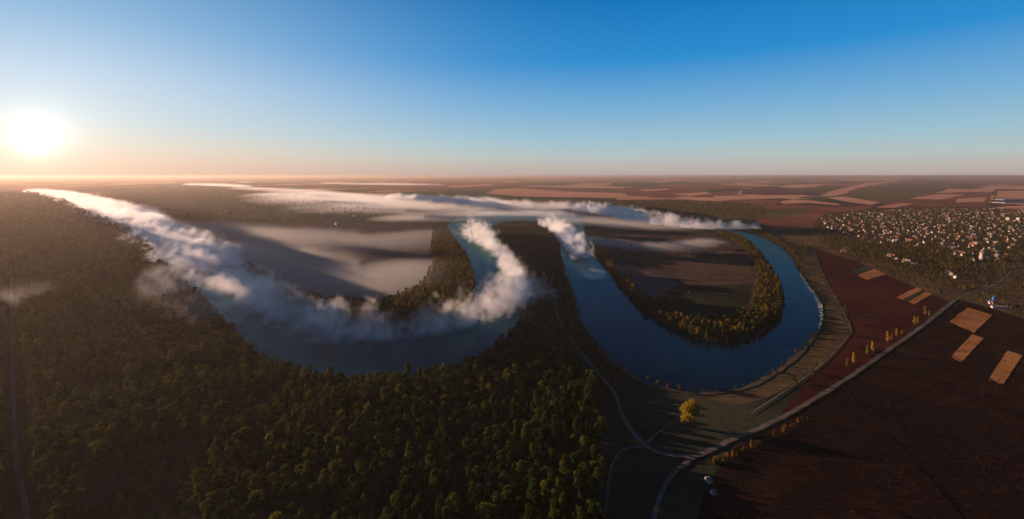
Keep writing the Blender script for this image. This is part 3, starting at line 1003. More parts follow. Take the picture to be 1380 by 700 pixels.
vp = np.concatenate([fill(VILLAGE, 10, prob=.72), fill(GREENBELT, 10, prob=.7), fill(EDGE, 12)])
scatter('village_trees', vp, rng.uniform(0.30, 0.66, len(vp)), rng.integers(0, 8, len(vp)), LIB_GOLD, 'garden trees and orchards among the village houses', 'trees')
FARWOOD = [f[1] for f in FAR if 'yellowing wooded slope' in f[2]][0]
LEFTBANK = [f[1] for f in FAR if 'dark wooded left bank' in f[2]][0]
fw1 = fill(FARWOOD, 22, prob=.55)
fw2 = fill(LEFTBANK, 26, 0, 6500, prob=.42)
fw2 = fw2[(np.sin(fw2[:, 0] * .006 + 2 * np.sin(fw2[:, 1] * .0041)) * np.sin(fw2[:, 1] * .0073 + 1) + rng.normal(0, .35, len(fw2))) > -.05]
scatter('far_woodland', np.concatenate([fw1, fw2]), np.concatenate([rng.uniform(.6, 1.1, len(fw1)), rng.uniform(.5, 1.05, len(fw2))]),
        np.concatenate([rng.integers(0, 8, len(fw1)), rng.integers(0, 4, len(fw2))]), LIB_GOLD, 'dark woods on the far bank and on the slope above the mist', 'woodland')

# the golden tree, the yellow poplars and the orange roadside shrubs
t = plant_tree(0, *G(929, 574).xy, 1.0, 0.4, 'golden_tree', 'big golden yellow tree standing alone above the track junction', 'tree', None,
               crown_mesh('golden_crown', 901, 17.5, 7.4, 2.4, 24, 3600, 0.5, M['leaf_yellow']), trunk_mesh('golden_trunk', 901, 17.0, 6.0, 3.0))
POP = [(1150, 499), (1159, 495), (1177, 483), (1184, 480), (1204, 466), (1209, 463), (1216, 458), (1223, 455), (1240, 441), (1244, 440), (1254, 428), (1259, 430)]
POPW = ['nearest', 'second', 'third', 'fourth', 'fifth', 'sixth', 'seventh', 'eighth', 'ninth', 'tenth', 'eleventh', 'farthest']
pc = [crown_mesh('poplar_crown', 930 + k, 11.0, 2.6, 1.6, 11, 900, 0.42, M['leaf_yellow'], True) for k in range(3)]
ptk = trunk_mesh('poplar_trunk', 931, 10.5, 1.6, 1.6)
hts = [.75, 1.05, 1.0, 1.1, 1.15, .7, .9, .55, .95, .8, 1.1, .75]
for k, (u, v) in enumerate(POP):
    p = G(u, v - 1.5)
    plant_tree(k % 3, p.x - 2, p.y + 5, hts[k], k * 1.3, 'yellow_poplar', '%s yellow poplar on the far verge of the straight country road' % POPW[k], 'tree', 'yellow poplars along the country road', pc[k % 3], ptk)
SHR = [(961, 618), (968, 617), (976, 614), (984, 611), (990, 608), (996, 605), (1003, 602), (1009, 599), (1016, 596), (1023, 593), (1031, 589), (1040, 584), (1050, 579), (1061, 573), (1072, 567), (1086, 559)]
sc_ = [crown_mesh('shrub_crown', 950 + k, 5.2, 2.0, 0.5, 8, 520, 0.32, M['leaf_orange'], k == 1) for k in range(3)]
stk = trunk_mesh('shrub_stem', 951, 4.6, 1.2, 0.5)
SHR = [q for q in smooth_px(SHR, 3)]
for k, (u, v) in enumerate(SHR):
    p = G(u + random.uniform(-3, 3), v + 5 + random.uniform(-1, 5))
    plant_tree(k % 3 + 3, p.x, p.y, random.choice((.3, .45, .6, .8, 1.1)) * random.uniform(.8, 1.2), k * 2.1, 'orange_shrub', 'orange autumn shrub in the ragged row below the road bend', 'shrub', 'orange shrubs along the road bend', sc_[k % 3], stk)

# dry stalks standing in the brown fields
LIB_TUFT = bpy.data.collections.new('library_tufts')
M['stalk'] = leaf_mat('dry_stalks', ((0.15, (0.010, 0.005, 0.0035)), (0.5, (0.020, 0.0085, 0.0055)), (0.85, (0.042, 0.018, 0.010))), 0.25)
for k in range(6):
    LIB_TUFT.objects.link(bpy.data.objects.new('library_tuft_%02d' % k, crown_mesh('tuft', 980 + k, 1.1 + .15 * k, 0.75, 0.1, 5, 46, 0.17, M['stalk'], k % 2 == 0)))
tp = np.concatenate([fill(FIELD_BIG, 2.3, 0, 420, prob=.5), fill(FIELD_BIG, 3.6, 420, 720, prob=.35), fill(FIELD_RED, 4.0, 0, 720, prob=.3)])
scatter('dry_stalks', tp, rng.uniform(.4, 1.25, len(tp)) ** 1.3, rng.integers(0, 6, len(tp)), LIB_TUFT, 'dry reddish stalks standing in the brown fields', 'stalks')

# ------------------------------------------------------------------ buildings


def box(bm, x0, x1, y0, y1, z0, z1, mi=0):
    v = [bm.verts.new(c) for c in ((x0, y0, z0), (x1, y0, z0), (x1, y1, z0), (x0, y1, z0), (x0, y0, z1), (x1, y0, z1), (x1, y1, z1), (x0, y1, z1))]
    for f in ((3, 2, 1, 0), (4, 5, 6, 7), (0, 1, 5, 4), (1, 2, 6, 5), (2, 3, 7, 6), (3, 0, 4, 7)):
        bm.faces.new([v[i] for i in f]).material_index = mi


def gable(bm, x0, x1, y0, y1, z, rise, t=0.18):
    """a pitched roof with thickness, ridge along x"""
    ym = (y0 + y1) / 2
    for yo, in ((y0,), (y1,)):
        a = [(x0, yo, z), (x1, yo, z), (x1, ym, z + rise), (x0, ym, z + rise)]
        lo = [bm.verts.new(c) for c in a]
        hi = [bm.verts.new((c[0], c[1], c[2] + t)) for c in a]
        q = [lo[::-1], hi] + [[lo[i], lo[(i + 1) % 4], hi[(i + 1) % 4], hi[i]] for i in range(4)]
        for f in q:
            bm.faces.new(f)


def bm_mesh(name, bm, *mats):
    bmesh.ops.recalc_face_normals(bm, faces=bm.faces[:])
    me = bpy.data.meshes.new(name)
    bm.to_mesh(me)
    bm.free()
    for m_ in mats:
        me.materials.append(m_)
    return me


def house_parts(w, d, h, rise, wall, roof):
    bm = bmesh.new()
    box(bm, -w / 2, w / 2, -d / 2, d / 2, 0, h)
    for s in (-1, 1):       # gable ends
        x = s * w / 2
        a = [bm.verts.new(c) for c in ((x, -d / 2, h), (x, d / 2, h), (x, 0, h + rise * 0.93))]
        b = [bm.verts.new(c) for c in ((x - s * .2, -d / 2, h), (x - s * .2, d / 2, h), (x - s * .2, 0, h + rise * 0.93))]
        bm.faces.new(a)
        bm.faces.new(b)
        for i in range(3):
            bm.faces.new((a[i], a[(i + 1) % 3], b[(i + 1) % 3], b[i]))
    wm = bm_mesh('wall', bm, wall)
    bm = bmesh.new()
    o = 0.45
    sl_ = rise / (d / 2)
    gable(bm, -w / 2 - o, w / 2 + o, -d / 2 - o, d / 2 + o, h - sl_ * o + .02, rise + sl_ * o)
    box(bm, w * .2, w * .2 + .7, .3, 1.0, h + rise * .5, h + rise + .9)
    rm = bm_mesh('roof', bm, roof)
    bm = bmesh.new()
    for x in (-w * .3, w * .05, w * .32):
        box(bm, x - .5, x + .5, -d / 2 - .05, -d / 2 + .03, 1.0, 2.3)
        box(bm, x - .5, x + .5, d / 2 - .03, d / 2 + .05, 1.0, 2.3)
    gm = bm_mesh('window', bm, M['glass'])
    return wm, rm, gm


HK = [('white', 'wall_white', 'grey', 'roof_grey'), ('white', 'wall_white', 'red tiled', 'roof_red'), ('white', 'wall_white', 'pale', 'roof_pale'), ('cream', 'wall_cream', 'pale', 'roof_pale'), ('cream', 'wall_cream', 'grey', 'roof_grey'), ('white', 'wall_white', 'rusty red', 'roof_red')]
HP = [house_parts(7 + 1.3 * (k % 4), 5.6 + .6 * (k % 3), 2.9 + .3 * (k % 3), 2.2 + .25 * (k % 3), M[a], M[b]) for k, (_, a, _, b) in enumerate(HK)]


def make_house(k, x, y, rz, s, name, label, cat, group):
    t = empty(name, (x, y, 0), rz, s)
    tag(t, label, cat, group)
    for nm, me_ in zip(('wall', 'roof', 'window'), HP[k]):
        link(bpy.data.objects.new(nm, me_), t)
    return t


HOUSE_AREA = [(1100, 302), (1114, 292), (1165, 286), (1260, 281.5), (1330, 281.5), (1410, 284), (1420, 310), (1372, 325), (1362, 352), (1335, 352), (1300, 347), (1262, 340), (1215, 331), (1170, 328), (1140, 318), (1115, 312)]
hp = fill(HOUSE_AREA, 31, prob=.8)
hu, hv = to_px(hp)
street = np.abs(np.sin(hp[:, 0] * .021 + hp[:, 1] * .008)) + rng.uniform(-.25, .25, len(hp))
hp = hp[street > .28]
hp = hp[np.argsort(hp[:, 1])]
hu, hv = to_px(hp)
inside = np.nonzero(hu < 1376)[0][:284]
indiv = np.zeros(len(hp), bool)
indiv[inside] = True
for k in inside:
    c = int(rng.integers(0, 6))
    zone = 'in the far half of the village' if hv[k] < 303 else ('in the lower village above the green belt' if hv[k] > 324 else 'in the middle of the village')
    make_house(c, hp[k, 0], hp[k, 1], random.choice((0.35, 0.35 + PI / 2, 0.2)) + random.uniform(-.2, .2), random.uniform(.8, 1.3), 'village_house',
               'small %s house with %s roof %s' % (HK[c][0], HK[c][2], zone), 'house', 'houses of the village on the right')
LIB_HOUSE = bpy.data.collections.new('library_houses')
for k in range(6):
    bm = bmesh.new()
    cuts = []
    for q in range(3):
        bm.from_mesh(HP[k][q])
        cuts.append(len(bm.faces))
    bm.faces.ensure_lookup_table()
    for f in bm.faces:
        f.material_index = 0 if f.index < cuts[0] else (1 if f.index < cuts[1] else 2)
    me = bpy.data.meshes.new('library_house')
    bm.to_mesh(me)
    bm.free()
    for q in range(3):
        me.materials.append(HP[k][q].materials[0])
    LIB_HOUSE.objects.link(bpy.data.objects.new('library_house_%02d' % k, me))
rest = hp[~indiv]
scatter('village_roofs', rest, rng.uniform(.8, 1.3, len(rest)), rng.integers(0, 6, len(rest)), LIB_HOUSE, 'farther small houses massed along the upper village', 'houses')
for k, (u, v) in enumerate([(1277, 369.5), (1281, 371), (1209, 353), (1198, 346), (1203, 347.5), (1222, 355), (1232, 359), (1137, 340.5), (1142, 338), (1290, 376), (1312, 352), (1345, 352)]):
    p = G(u, v)
    make_house(k % 3, p.x, p.y, .5 + .3 * k, 1.25, 'lane_house', 'white house with %s roof among trees below the green belt' % HK[k % 3][2], 'house', 'white houses below the green belt')
for k, (u, v) in enumerate([(434, 285.5), (434, 290), (448, 291), (450, 297), (458, 281), (466, 288), (478, 292), (455, 303), (440, 281), (486, 296)]):
    p = G(u, v)
    make_house(2 if k % 2 else 0, p.x, p.y, -.6 + .2 * k, 1.7, 'bank_house', 'white house with %s roof on the dark left bank' % HK[2 if k % 2 else 0][2], 'house', 'white houses on the dark left bank')

# church
p = G(1325, 350)
church = tag(empty('church', p, 0.5), 'tall white church with a pointed bell tower on the lower village edge', 'church')
bm = bmesh.new(); box(bm, -8, 8, -4.5, 4.5, 0, 8); mesh_obj('nave', bm_mesh('nave', bm, M['wall_white']), church)
bm = bmesh.new(); gable(bm, -8.4, 8.4, -5, 5, 7.9, 3.6); mesh_obj('roof', bm_mesh('church_roof', bm, M['roof_red']), church)
bm = bmesh.new(); box(bm, -12.5, -8.003, -2.3, 2.3, 0, 15); tw = mesh_obj('bell_tower', bm_mesh('bell_tower', bm, M['wall_white']), church)
bm = bmesh.new(); bmesh.ops.create_cone(bm, cap_ends=True, segments=8, radius1=2.7, radius2=.1, depth=6, matrix=Matrix.Translation((-10.25, 0, 18.0))); mesh_obj('spire', bm_mesh('spire', bm, M['roof_pale']), tw)
bm = bmesh.new()
for x in (-5, -1, 3, 6):
    for s in (-1, 1):
        box(bm, x - .5, x + .5, s * 4.5 - .06, s * 4.5 + .06, 2.2, 5.6)
mesh_obj('window', bm_mesh('church_window', bm, M['glass']), church)


def lathe(bm, prof, cx=0, cy=0, seg=16):
    rings = [[bm.verts.new((cx + r * math.cos(2 * PI * k / seg), cy + r * math.sin(2 * PI * k / seg), z)) for k in range(seg)] for r, z in prof]
    for a, b in zip(rings, rings[1:]):
        for k in range(seg):
            bm.faces.new((a[k], a[(k + 1) % seg], b[(k + 1) % seg], b[k]))
    bm.faces.new(rings[-1])
    bm.faces.new(rings[0][::-1])


# monastery by the road: a domed church and a long white wing
p = G(1345, 413)
mon = tag(empty('monastery_church', (p.x + 4, p.y + 10, 0), -0.2, 0.8), 'small church with a bright blue dome beside the country road', 'church')
bm = bmesh.new(); box(bm, -4, 4, -4, 4, 0, 5.5); box(bm, -7, -4.003, -2.6, 2.6, 0, 4.2); mesh_obj('wall', bm_mesh('mon_wall', bm, M['wall_white']), mon)
bm = bmesh.new(); gable(bm, -4.6, 4.6, -4.6, 4.6, 5.4, 2.4); gable(bm, -7.6, -4.5, -3.0, 3.0, 4.1, 1.6); mesh_obj('roof', bm_mesh('mon_roof', bm, M['roof_blue']), mon)
bm = bmesh.new(); lathe(bm, [(1.9, 6.6), (1.9, 9.4)]); dr = mesh_obj('drum', bm_mesh('drum', bm, M['roof_blue']), mon)
bm = bmesh.new(); lathe(bm, [(2.05, 9.4), (2.45, 10.3), (2.3, 11.4), (1.5, 12.5), (.6, 13.3), (.15, 14.2)]); mesh_obj('dome', bm_mesh('dome', bm, M['roof_blue']), dr)
bm = bmesh.new(); box(bm, -.1, .1, -.1, .1, 14.2, 16); box(bm, -.6, .6, -.08, .08, 15.1, 15.35); mesh_obj('cross', bm_mesh('cross', bm, M['gold']), dr)
bm = bmesh.new()
for x in (-2.2, 0, 2.2):
    box(bm, x - .4, x + .4, -4.07, -3.95, 1.8, 4)
mesh_obj('window', bm_mesh('mon_window', bm, M['glass']), mon)
p = G(1343, 415)
wing = tag(empty('monastery_wing', (p.x - 1, p.y - 4, 0), -0.32, 0.85), 'long low white building with a pale roof below the blue dome', 'building')
bm = bmesh.new(); box(bm, -9, 9, -3, 3, 0, 3.4); mesh_obj('wall', bm_mesh('wing_wall', bm, M['wall_white']), wing)
bm = bmesh.new(); gable(bm, -9.4, 9.4, -3.5, 3.5, 3.35, 1.9); mesh_obj('roof', bm_mesh('wing_roof', bm, M['roof_pale']), wing)
bm = bmesh.new()
for x in range(-8, 9, 3):
    box(bm, x - .5, x + .5, -3.06, -2.95, 1.1, 2.4)
mesh_obj('window', bm_mesh('wing_window', bm, M['glass']), wing)

# two cream blocks and greenhouses at the right edge
for k, (u, v, lab) in enumerate([(1359, 298, 'left one of two cream blocks at the right village edge'), (1373, 298, 'right one of two cream blocks at the right village edge')]):
    p = G(u, v)
    b = tag(empty('cream_block', p, .3), lab, 'building', 'cream blocks at the village edge')
    bm = bmesh.new(); box(bm, -6, 6, -5, 5, 0, 13); mesh_obj('wall', bm_mesh('block_wall', bm, M['wall_white']), b)
    bm = bmesh.new(); box(bm, -6.3, 6.3, -5.3, 5.3, 13.003, 13.6); mesh_obj('roof', bm_mesh('block_roof', bm, M['roof_grey']), b)
    bm = bmesh.new()
    for fl in range(4):
        for x in (-4, -1.4, 1.4, 4):
            box(bm, x - .6, x + .6, -5.06, -4.95, 1.2 + fl * 3.1, 2.7 + fl * 3.1)
    mesh_obj('window', bm_mesh('block_window', bm, M['glass']), b)
for k, (u, v, w, lab) in enumerate([(1362, 269.5, 105, 'upper long pale greenhouse on the far right plain'), (1366, 273.5, 110, 'lower long pale greenhouse on the far right plain')]):
    p = G(u, v)
    gh = tag(empty('greenhouse', p, .06), lab, 'greenhouse', 'greenhouses on the far plain')
    bm = bmesh.new()
    n, bay = 9, 9.6
    for q in range(n):
        gable(bm, -w, w, q * bay - n * bay / 2 + .02, (q + 1) * bay - n * bay / 2 - .02, 3.0, 1.6, .12)
    mesh_obj('roof', bm_mesh('greenhouse_roof', bm, M['greenhouse']), gh)
    bm = bmesh.new()
    box(bm, -w + .4, w - .4, -n * bay / 2 + .3, n * bay / 2 - .3, 0, 2.98)
    mesh_obj('wall', bm_mesh('greenhouse_wall', bm, M['greenhouse']), gh)

# two sheds below the road bend
for k, (u, v, w, d, h, wall, roof, nm, lab) in enumerate([
        (955, 650, 2.8, 5.2, 2.4, 'wall_white', 'roof_blue', 'white_hut', 'white hut with a blue grey roof below the orange shrubs'),
        (961, 666, 3.4, 3.2, 2.0, 'wall_grey', 'roof_grey', 'grey_hut', 'low grey hut just below the white hut')]):
    p = G(u, v)
    t = tag(empty(nm, p, .25, .8), lab, 'hut')
    bm = bmesh.new(); box(bm, -w / 2, w / 2, -d / 2, d / 2, 0, h); mesh_obj('wall', bm_mesh('hut_wall', bm, M[wall]), t)
    bm = bmesh.new(); gable(bm, -w / 2 - .3, w / 2 + .3, -d / 2 - .3, d / 2 + .3, h - .05, 1.1, .1)
    for e in (-1, 1):       # boarded gable ends
        x0, x1 = sorted((e * w / 2, e * (w / 2 - .1)))
        tri = [[bm.verts.new(q) for q in ((x, -d / 2, h), (x, d / 2, h), (x, 0, h + .95))] for x in (x0, x1)]
        bm.faces.new(tri[0]); bm.faces.new(tri[1])
        for q in range(3):
            bm.faces.new((tri[0][q], tri[0][(q + 1) % 3], tri[1][(q + 1) % 3], tri[1][q]))
    mesh_obj('roof', bm_mesh('hut_roof', bm, M['hut_roof']), t)
    bm = bmesh.new(); box(bm, -.45, .45, -d / 2 - .06, -d / 2 + .02, 0.02, 2.0); mesh_obj('door', bm_mesh('hut_door', bm, M['wood_door']), t)
    bm = bmesh.new(); box(bm, w / 2 - .02, w / 2 + .06, -.6, .6, 1.0, 1.9); mesh_obj('window', bm_mesh('hut_window', bm, M['glass']), t)

# ------------------------------------------------------------------ mist


def mist_mat(name, color, aniso):
    m = new_mat(name)
    t = m.node_tree
    v = N(t, 'ShaderNodeVolumePrincipled')
    v.inputs['Color'].default_value = (*color, 1)
    v.inputs['Density'].default_value = 1.0
    v.inputs['Anisotropy'].default_value = aniso
    o = N(t, 'ShaderNodeOutputMaterial')
    t.links.new(v.outputs[0], o.inputs['Volume'])
    return m


M['mist'] = mist_mat('river_mist', (0.985, 0.965, 0.95), 0.2)
M['veil'] = mist_mat('added_glow_veil', (0.97, 0.93, 0.86), 0.6)  # warm tinted mist, added to lay a golden glow over the left forest


def gnode(ng, op, a, b=None, c=None, clamp=False):
    return mathn(ng, op, a, b, c, clamp)


def mist(name, px, radii, heights, dens, voxel, label, mat='mist', feature=40.0, amp=1.5, gain=1.6, seed=0.0, gap=0.6, zs=1.0, base=0.0, bias=0.0):
    """mist along a photo-pixel path: a real density grid built from the distance to the path and billowing noise"""
    sp = smooth_px(px, 4)
    P = [G(*p) for p in sp]
    n0 = len(P)
    rr = np.interp(np.linspace(0, 1, n0), np.linspace(0, 1, len(radii)), radii)
    hh = np.interp(np.linspace(0, 1, n0), np.linspace(0, 1, len(heights)), heights)
    V, R, HH = [], [], []
    for i in range(n0 - 1):
        n = max(1, int((P[i + 1] - P[i]).length / 12.0))
        for k in range(n):
            f = k / n
            V.append(P[i].lerp(P[i + 1], f)); R.append(rr[i] * (1 - f) + rr[i + 1] * f); HH.append(hh[i] * (1 - f) + hh[i + 1] * f)
    V.append(P[-1]); R.append(rr[-1]); HH.append(hh[-1])
    me = bpy.data.meshes.new(name)
    me.from_pydata([(v.x, v.y, 0) for v in V], [(i, i + 1) for i in range(len(V) - 1)], [])
    for nm, arr in (('rad', R), ('hgt', HH)):
        a = me.attributes.new(nm, 'FLOAT', 'POINT')
        a.data.foreach_set('value', np.asarray(arr, np.float32))
    o = mesh_obj(name, me)
    rm = max(R) * 1.45
    lo = (min(v.x for v in V) - rm, min(v.y for v in V) - rm, base)
    hi = (max(v.x for v in V) + rm, max(v.y for v in V) + rm, base + min(max(HH) * 1.6, 165))
    ng = bpy.data.node_groups.new(name + '_density', 'GeometryNodeTree')
    ng.interface.new_socket('Geometry', in_out='INPUT', socket_type='NodeSocketGeometry')
    ng.interface.new_socket('Geometry', in_out='OUTPUT', socket_type='NodeSocketGeometry')
    L = ng.links.new
    gi, go = ng.nodes.new('NodeGroupInput'), ng.nodes.new('NodeGroupOutput')
    ps = ng.nodes.new('GeometryNodeInputPosition').outputs[0]
    sx = ng.nodes.new('ShaderNodeSeparateXYZ')
    L(ps, sx.inputs[0])
    fl = ng.nodes.new('ShaderNodeCombineXYZ')
    L(sx.outputs[0], fl.inputs[0]); L(sx.outputs[1], fl.inputs[1])
    pr = ng.nodes.new('GeometryNodeProximity')
    pr.target_element = 'EDGES'
    L(gi.outputs[0], pr.inputs[0])
    L(fl.outputs[0], [s for s in pr.inputs if s.type == 'VECTOR'][0])
    sn = ng.nodes.new('GeometryNodeSampleNearest')
    sn.domain = 'POINT'
    L(gi.outputs[0], sn.inputs[0])
    L(fl.outputs[0], [s for s in sn.inputs if s.type == 'VECTOR'][0])

    def samp(nm):
        a = ng.nodes.new('GeometryNodeInputNamedAttribute')
        a.data_type = 'FLOAT'
        a.inputs['Name'].default_value = nm
        s = ng.nodes.new('GeometryNodeSampleIndex')
        s.data_type = 'FLOAT'
        s.domain = 'POINT'
        L(gi.outputs[0], s.inputs[0])
        L(a.outputs['Attribute'], s.inputs[1])
        L(sn.outputs[0], s.inputs['Index'])
        return s.outputs[0]
    dr_ = gnode(ng, 'DIVIDE', pr.outputs['Distance'], samp('rad'))
    zz = gnode(ng, 'DIVIDE', gnode(ng, 'SUBTRACT', sx.outputs[2], base), samp('hgt'))
    q = gnode(ng, 'ADD', gnode(ng, 'MULTIPLY', dr_, dr_), gnode(ng, 'MULTIPLY', zz, zz))

    def nz(scale, detail, rough, dist, off, zsc):
        vm = ng.nodes.new('ShaderNodeVectorMath')
        vm.operation = 'MULTIPLY_ADD'
        L(ps, vm.inputs[0])
        vm.inputs[1].default_value = (scale, scale, scale * zsc)
        vm.inputs[2].default_value = (off, off * 1.7, off * .3)
        t = ng.nodes.new('ShaderNodeTexNoise')
        t.inputs['Scale'].default_value = 1.0
        t.inputs['Detail'].default_value = detail
        t.inputs['Roughness'].default_value = rough
        t.inputs['Distortion'].default_value = dist
        L(vm.outputs[0], t.inputs['Vector'])
        return t.outputs[0]
    n1 = nz(1.0 / feature, 6.0, 0.62, 0.9, seed + 3.1, zs)
    n2 = nz(1.0 / (feature * 3.6), 2.0, 0.5, 0.0, seed + 11.7, 0.5)
    bil = gnode(ng, 'ABSOLUTE', gnode(ng, 'SUBTRACT', nz(1.0 / (feature * .62), 3.0, 0.5, 0.0, seed + 7.7, zs), 0.5))
    f = gnode(ng, 'SUBTRACT', 1.0 - bias, q)
    f = gnode(ng, 'ADD', f, gnode(ng, 'MULTIPLY', gnode(ng, 'SUBTRACT', n1, 0.5), 2.0 * amp))
    f = gnode(ng, 'ADD', f, gnode(ng, 'MULTIPLY', gnode(ng, 'SUBTRACT', n2, 0.5), 2.0 * gap))
    f = gnode(ng, 'SUBTRACT', f, gnode(ng, 'MULTIPLY', gnode(ng, 'SUBTRACT', 0.13, bil), amp * 0.9))
    f = gnode(ng, 'MULTIPLY', f, gain, None, True)
    # fades out at the ends of the domain
    edge = gnode(ng, 'MULTIPLY', gnode(ng, 'SUBTRACT', 1.4, dr_), 4.0, None, True)
    f = gnode(ng, 'MULTIPLY', gnode(ng, 'MULTIPLY', f, edge), dens)
    vc = ng.nodes.new('GeometryNodeVolumeCube')
    L(f, vc.inputs['Density'])
    vc.inputs['Min'].default_value = lo
    vc.inputs['Max'].default_value = hi
    res = [max(6, int((hi[i] - lo[i]) / (voxel if i < 2 else voxel * 0.8))) for i in range(3)]
    for i, a in enumerate('XYZ'):
        vc.inputs['Resolution ' + a].default_value = res[i]
    sm = ng.nodes.new('GeometryNodeSetMaterial')
    sm.inputs['Material'].default_value = M[mat]
    L(vc.outputs[0], sm.inputs[0])
    L(sm.outputs[0], go.inputs[0])
    md = o.modifiers.new('density', 'NODES')
    md.node_group = ng
    me.materials.append(M[mat])
    print('mist', name, res, res[0] * res[1] * res[2])
    return tag(o, label, 'mist', kind='stuff')


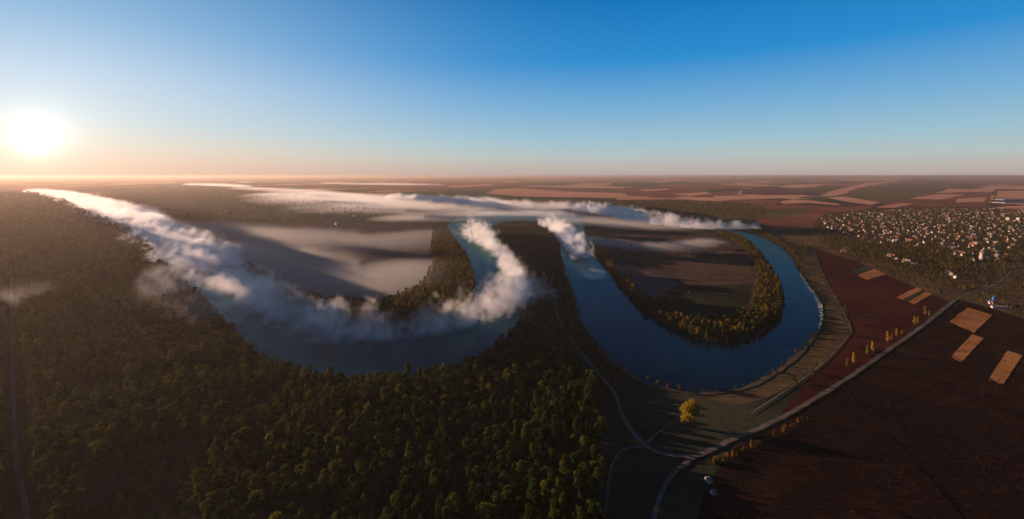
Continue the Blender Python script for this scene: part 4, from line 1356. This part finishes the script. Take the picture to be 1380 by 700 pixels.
MISTS = [
    dict(px=[(150, 290), (205, 315), (243, 338), (272, 357)], radii=[110, 95, 80, 70], heights=[38, 34, 32, 33],
         dens=.020, voxel=4.0, label='thick rolling mist on the sunlit reach of the left river', feature=34, amp=3.8, gain=1.7, gap=.9, bias=.12),
    dict(px=[(262, 351), (290, 369), (325, 393), (362, 417), (402, 436), (450, 450), (505, 457)], radii=[74, 66, 56, 46, 38, 32, 25], heights=[34, 31, 30, 31, 34, 38, 38],
         dens=.0125, voxel=2.5, label='peach tinged mist billows thinning out along the near edge of the left loop', feature=28, amp=3.6, gain=1.5, gap=.95, bias=.08, seed=3),
    dict(px=[(50, 262), (72, 265), (110, 275), (150, 289), (190, 308)], radii=[120, 120, 120, 110, 95], heights=[50, 50, 55, 55, 50], dens=.028, voxel=12.0, label='bright mist on the far left reach of the river', feature=70, amp=2.2, gain=1.5, gap=.3),
    dict(px=[(490, 459), (545, 453), (595, 446), (640, 432), (680, 415), (712, 401), (738, 402)], radii=[17, 16, 19, 24, 32, 36, 22], heights=[30, 28, 32, 38, 44, 40, 22], dens=.015, voxel=2.5,
         label='ragged mist wisps round the bottom of the left loop', feature=24, amp=3.8, gain=1.5, gap=1.0, bias=0, seed=5),
    dict(px=[(-150, 286), (-10, 380), (110, 560)], radii=[500, 290, 130], heights=[44, 38, 30], dens=.0020, voxel=20.0,
         label='thin mist added for a golden glow over the left forest', mat='veil', feature=260, amp=.35, gain=.45, gap=.25, zs=.5, seed=31),
    dict(px=[(700, 402), (692, 380), (680, 358), (664, 338), (648, 325), (634, 317)], radii=[26, 20, 20, 25, 36, 48], heights=[34, 30, 32, 38, 46, 50], dens=.020, voxel=3.0,
         label='mist plume climbing the right arm of the left loop', feature=26, amp=3.8, gain=1.8, gap=1.2, bias=.25, seed=9),
    dict(px=[(225, 308), (310, 320), (380, 327), (450, 330), (520, 328), (575, 318)], radii=[190, 290, 320, 310, 260, 150], heights=[26, 26, 26, 24, 22, 16], dens=.0026, voxel=9.0,
         label='low flat mist sheet lying over the left meadow', feature=170, amp=.25, gain=.7, gap=.12, zs=.3, seed=2),
    dict(px=[(290, 340), (360, 362), (420, 378), (490, 384), (550, 368)], radii=[150, 190, 200, 190, 140], heights=[20, 20, 20, 20, 16], dens=.0060, voxel=9.0,
         label='thin veil of mist over the lower left meadow', feature=150, amp=.22, gain=.7, gap=.1, zs=.3, seed=4),
    dict(px=[(390, 263), (480, 270), (560, 277), (650, 282), (740, 284)], radii=[450, 750, 850, 620, 330], heights=[30, 30, 28, 26, 22], dens=.0030, voxel=26.0,
         label='broad lilac mist over the flats between the river arms', feature=420, amp=.45, gain=.8, gap=.35, zs=.2, seed=41),
    dict(px=[(200, 285), (300, 289), (400, 292), (500, 292)], radii=[330, 420, 420, 300], heights=[26, 26, 26, 26], dens=.0010, voxel=22.0,
         label='faint mist hanging over the dark left bank', feature=300, amp=.45, gain=.7, gap=.35, zs=.2, seed=43),
    dict(px=[(545, 296), (610, 295), (670, 294), (740, 294), (800, 300), (860, 306), (900, 308)], radii=[160, 210, 220, 200, 190, 160, 110], heights=[24, 26, 26, 26, 24, 20, 16], dens=.0042, voxel=14.0,
         label='lilac mist lying across the heads of both loops', feature=200, amp=.6, gain=.9, gap=.45, zs=.25, seed=47),
    dict(px=[(330, 246.5), (450, 248), (570, 250)], radii=[600, 900, 600], heights=[40, 44, 40], dens=.0012, voxel=45.0,
         label='distant bands of lilac mist under the horizon', feature=700, amp=.7, gain=.8, gap=.6, zs=.2, seed=51),
    dict(px=[(330, 254.5), (420, 261), (500, 273), (570, 284), (640, 290), (700, 290), (760, 288)], radii=[330, 470, 430, 350, 300, 260, 200], heights=[32, 34, 34, 32, 30, 26, 24], dens=.0015, voxel=20.0,
         label='wide mist sheet flooding the flats in the middle distance', feature=260, amp=.5, gain=.8, gap=.3, zs=.25, seed=6),
    dict(px=[(538, 269), (600, 273), (670, 279), (730, 282), (778, 281)], radii=[130, 120, 95, 80, 60], heights=[50, 50, 48, 46, 40], dens=.011, voxel=10.0,
         label='pale mist bank with a crisp top behind the flats', feature=80, amp=2.0, gain=1.5, gap=.4, seed=8),
    dict(px=[(786, 284), (830, 292), (880, 301), (930, 307), (975, 309), (1012, 308)], radii=[60, 60, 52, 44, 38, 30], heights=[46, 48, 44, 38, 34, 24], dens=.022, voxel=6.0,
         label='long white mist roll beyond the right river loop', feature=40, amp=3.0, gain=1.8, gap=.6, bias=.15, seed=12),
    dict(px=[(738, 303), (756, 312), (770, 330), (782, 350)], radii=[44, 36, 34, 30], heights=[40, 40, 40, 36], dens=.024, voxel=3.5,
         label='rounded mist puffs over the left arm of the right loop', feature=36, amp=3.0, gain=1.7, gap=1.2, bias=.15, seed=14),
    dict(px=[(790, 374), (800, 377), (812, 375)], radii=[16, 20, 14], heights=[18, 22, 16], dens=.015, voxel=3.0,
         label='small white mist puff low on the blue water', feature=22, amp=1.1, gain=1.4, gap=.5, seed=16),
    dict(px=[(795, 325), (850, 335), (900, 335), (950, 328)], radii=[60, 90, 90, 60], heights=[16, 16, 14, 12], dens=.0040, voxel=8.0,
         label='thin mist over the top of the right loop field', feature=90, amp=1.0, gain=1.1, gap=.7, zs=.3, seed=18),
    dict(px=[(222, 385), (240, 408), (262, 428), (288, 440)], radii=[46, 50, 46, 34], heights=[34, 34, 30, 26], dens=.0036, voxel=4.0,
         label='golden mist wisp spilling over the forest edge', feature=36, amp=2.8, gain=1.1, gap=.8, seed=20),
    dict(px=[(0, 412), (30, 412), (62, 406)], radii=[22, 24, 16], heights=[32, 34, 28], dens=.0035, voxel=5.0,
         label='thin golden mist wisp over the forest road', feature=40, amp=1.2, gain=1.2, gap=.6, seed=22),
    dict(px=[(255, 249.5), (300, 251), (330, 252.5)], radii=[150, 200, 150], heights=[40, 46, 40], dens=.004, voxel=24.0,
         label='far bright mist streak below the left horizon', feature=200, amp=.8, gain=1.4, gap=.3, zs=.4, seed=24),
]
if True:
    for d in MISTS:
        mist('mist', **d)

# haze: one closed box of thin even air
HAZE = 5.0e-5
bm = bmesh.new()
box(bm, -60500, 60500, -60500, 60500, -1.0, 190.0)
m = new_mat('morning_haze')
v = N(m.node_tree, 'ShaderNodeVolumePrincipled')
v.inputs['Color'].default_value = (0.48, 0.405, 0.36, 1)
v.inputs['Density'].default_value = HAZE
v.inputs['Anisotropy'].default_value = 0.45
o = N(m.node_tree, 'ShaderNodeOutputMaterial')
m.node_tree.links.new(v.outputs[0], o.inputs['Volume'])
tag(mesh_obj('haze', bm_mesh('haze', bm, m)), 'thin morning haze fading the far plain', 'haze', kind='stuff')

# ------------------------------------------------------------------ render settings
vs = scene.view_settings
vs.view_transform = 'Standard'
vs.look = 'None'
vs.gamma = 1.0
vs.exposure = EXPO
scene.cycles.use_denoising = True
try:
    scene.cycles.denoiser = 'OPENIMAGEDENOISE'
    scene.cycles.denoising_input_passes = 'RGB_ALBEDO_NORMAL'
except Exception:
    pass
scene.cycles.max_bounces = 12
scene.cycles.diffuse_bounces = 2
scene.cycles.glossy_bounces = 2
scene.cycles.transmission_bounces = 2
scene.cycles.transparent_max_bounces = 4
scene.cycles.volume_bounces = 9
scene.cycles.volume_step_rate = 1.0
scene.cycles.volume_max_steps = 256
scene.cycles.use_adaptive_sampling = True
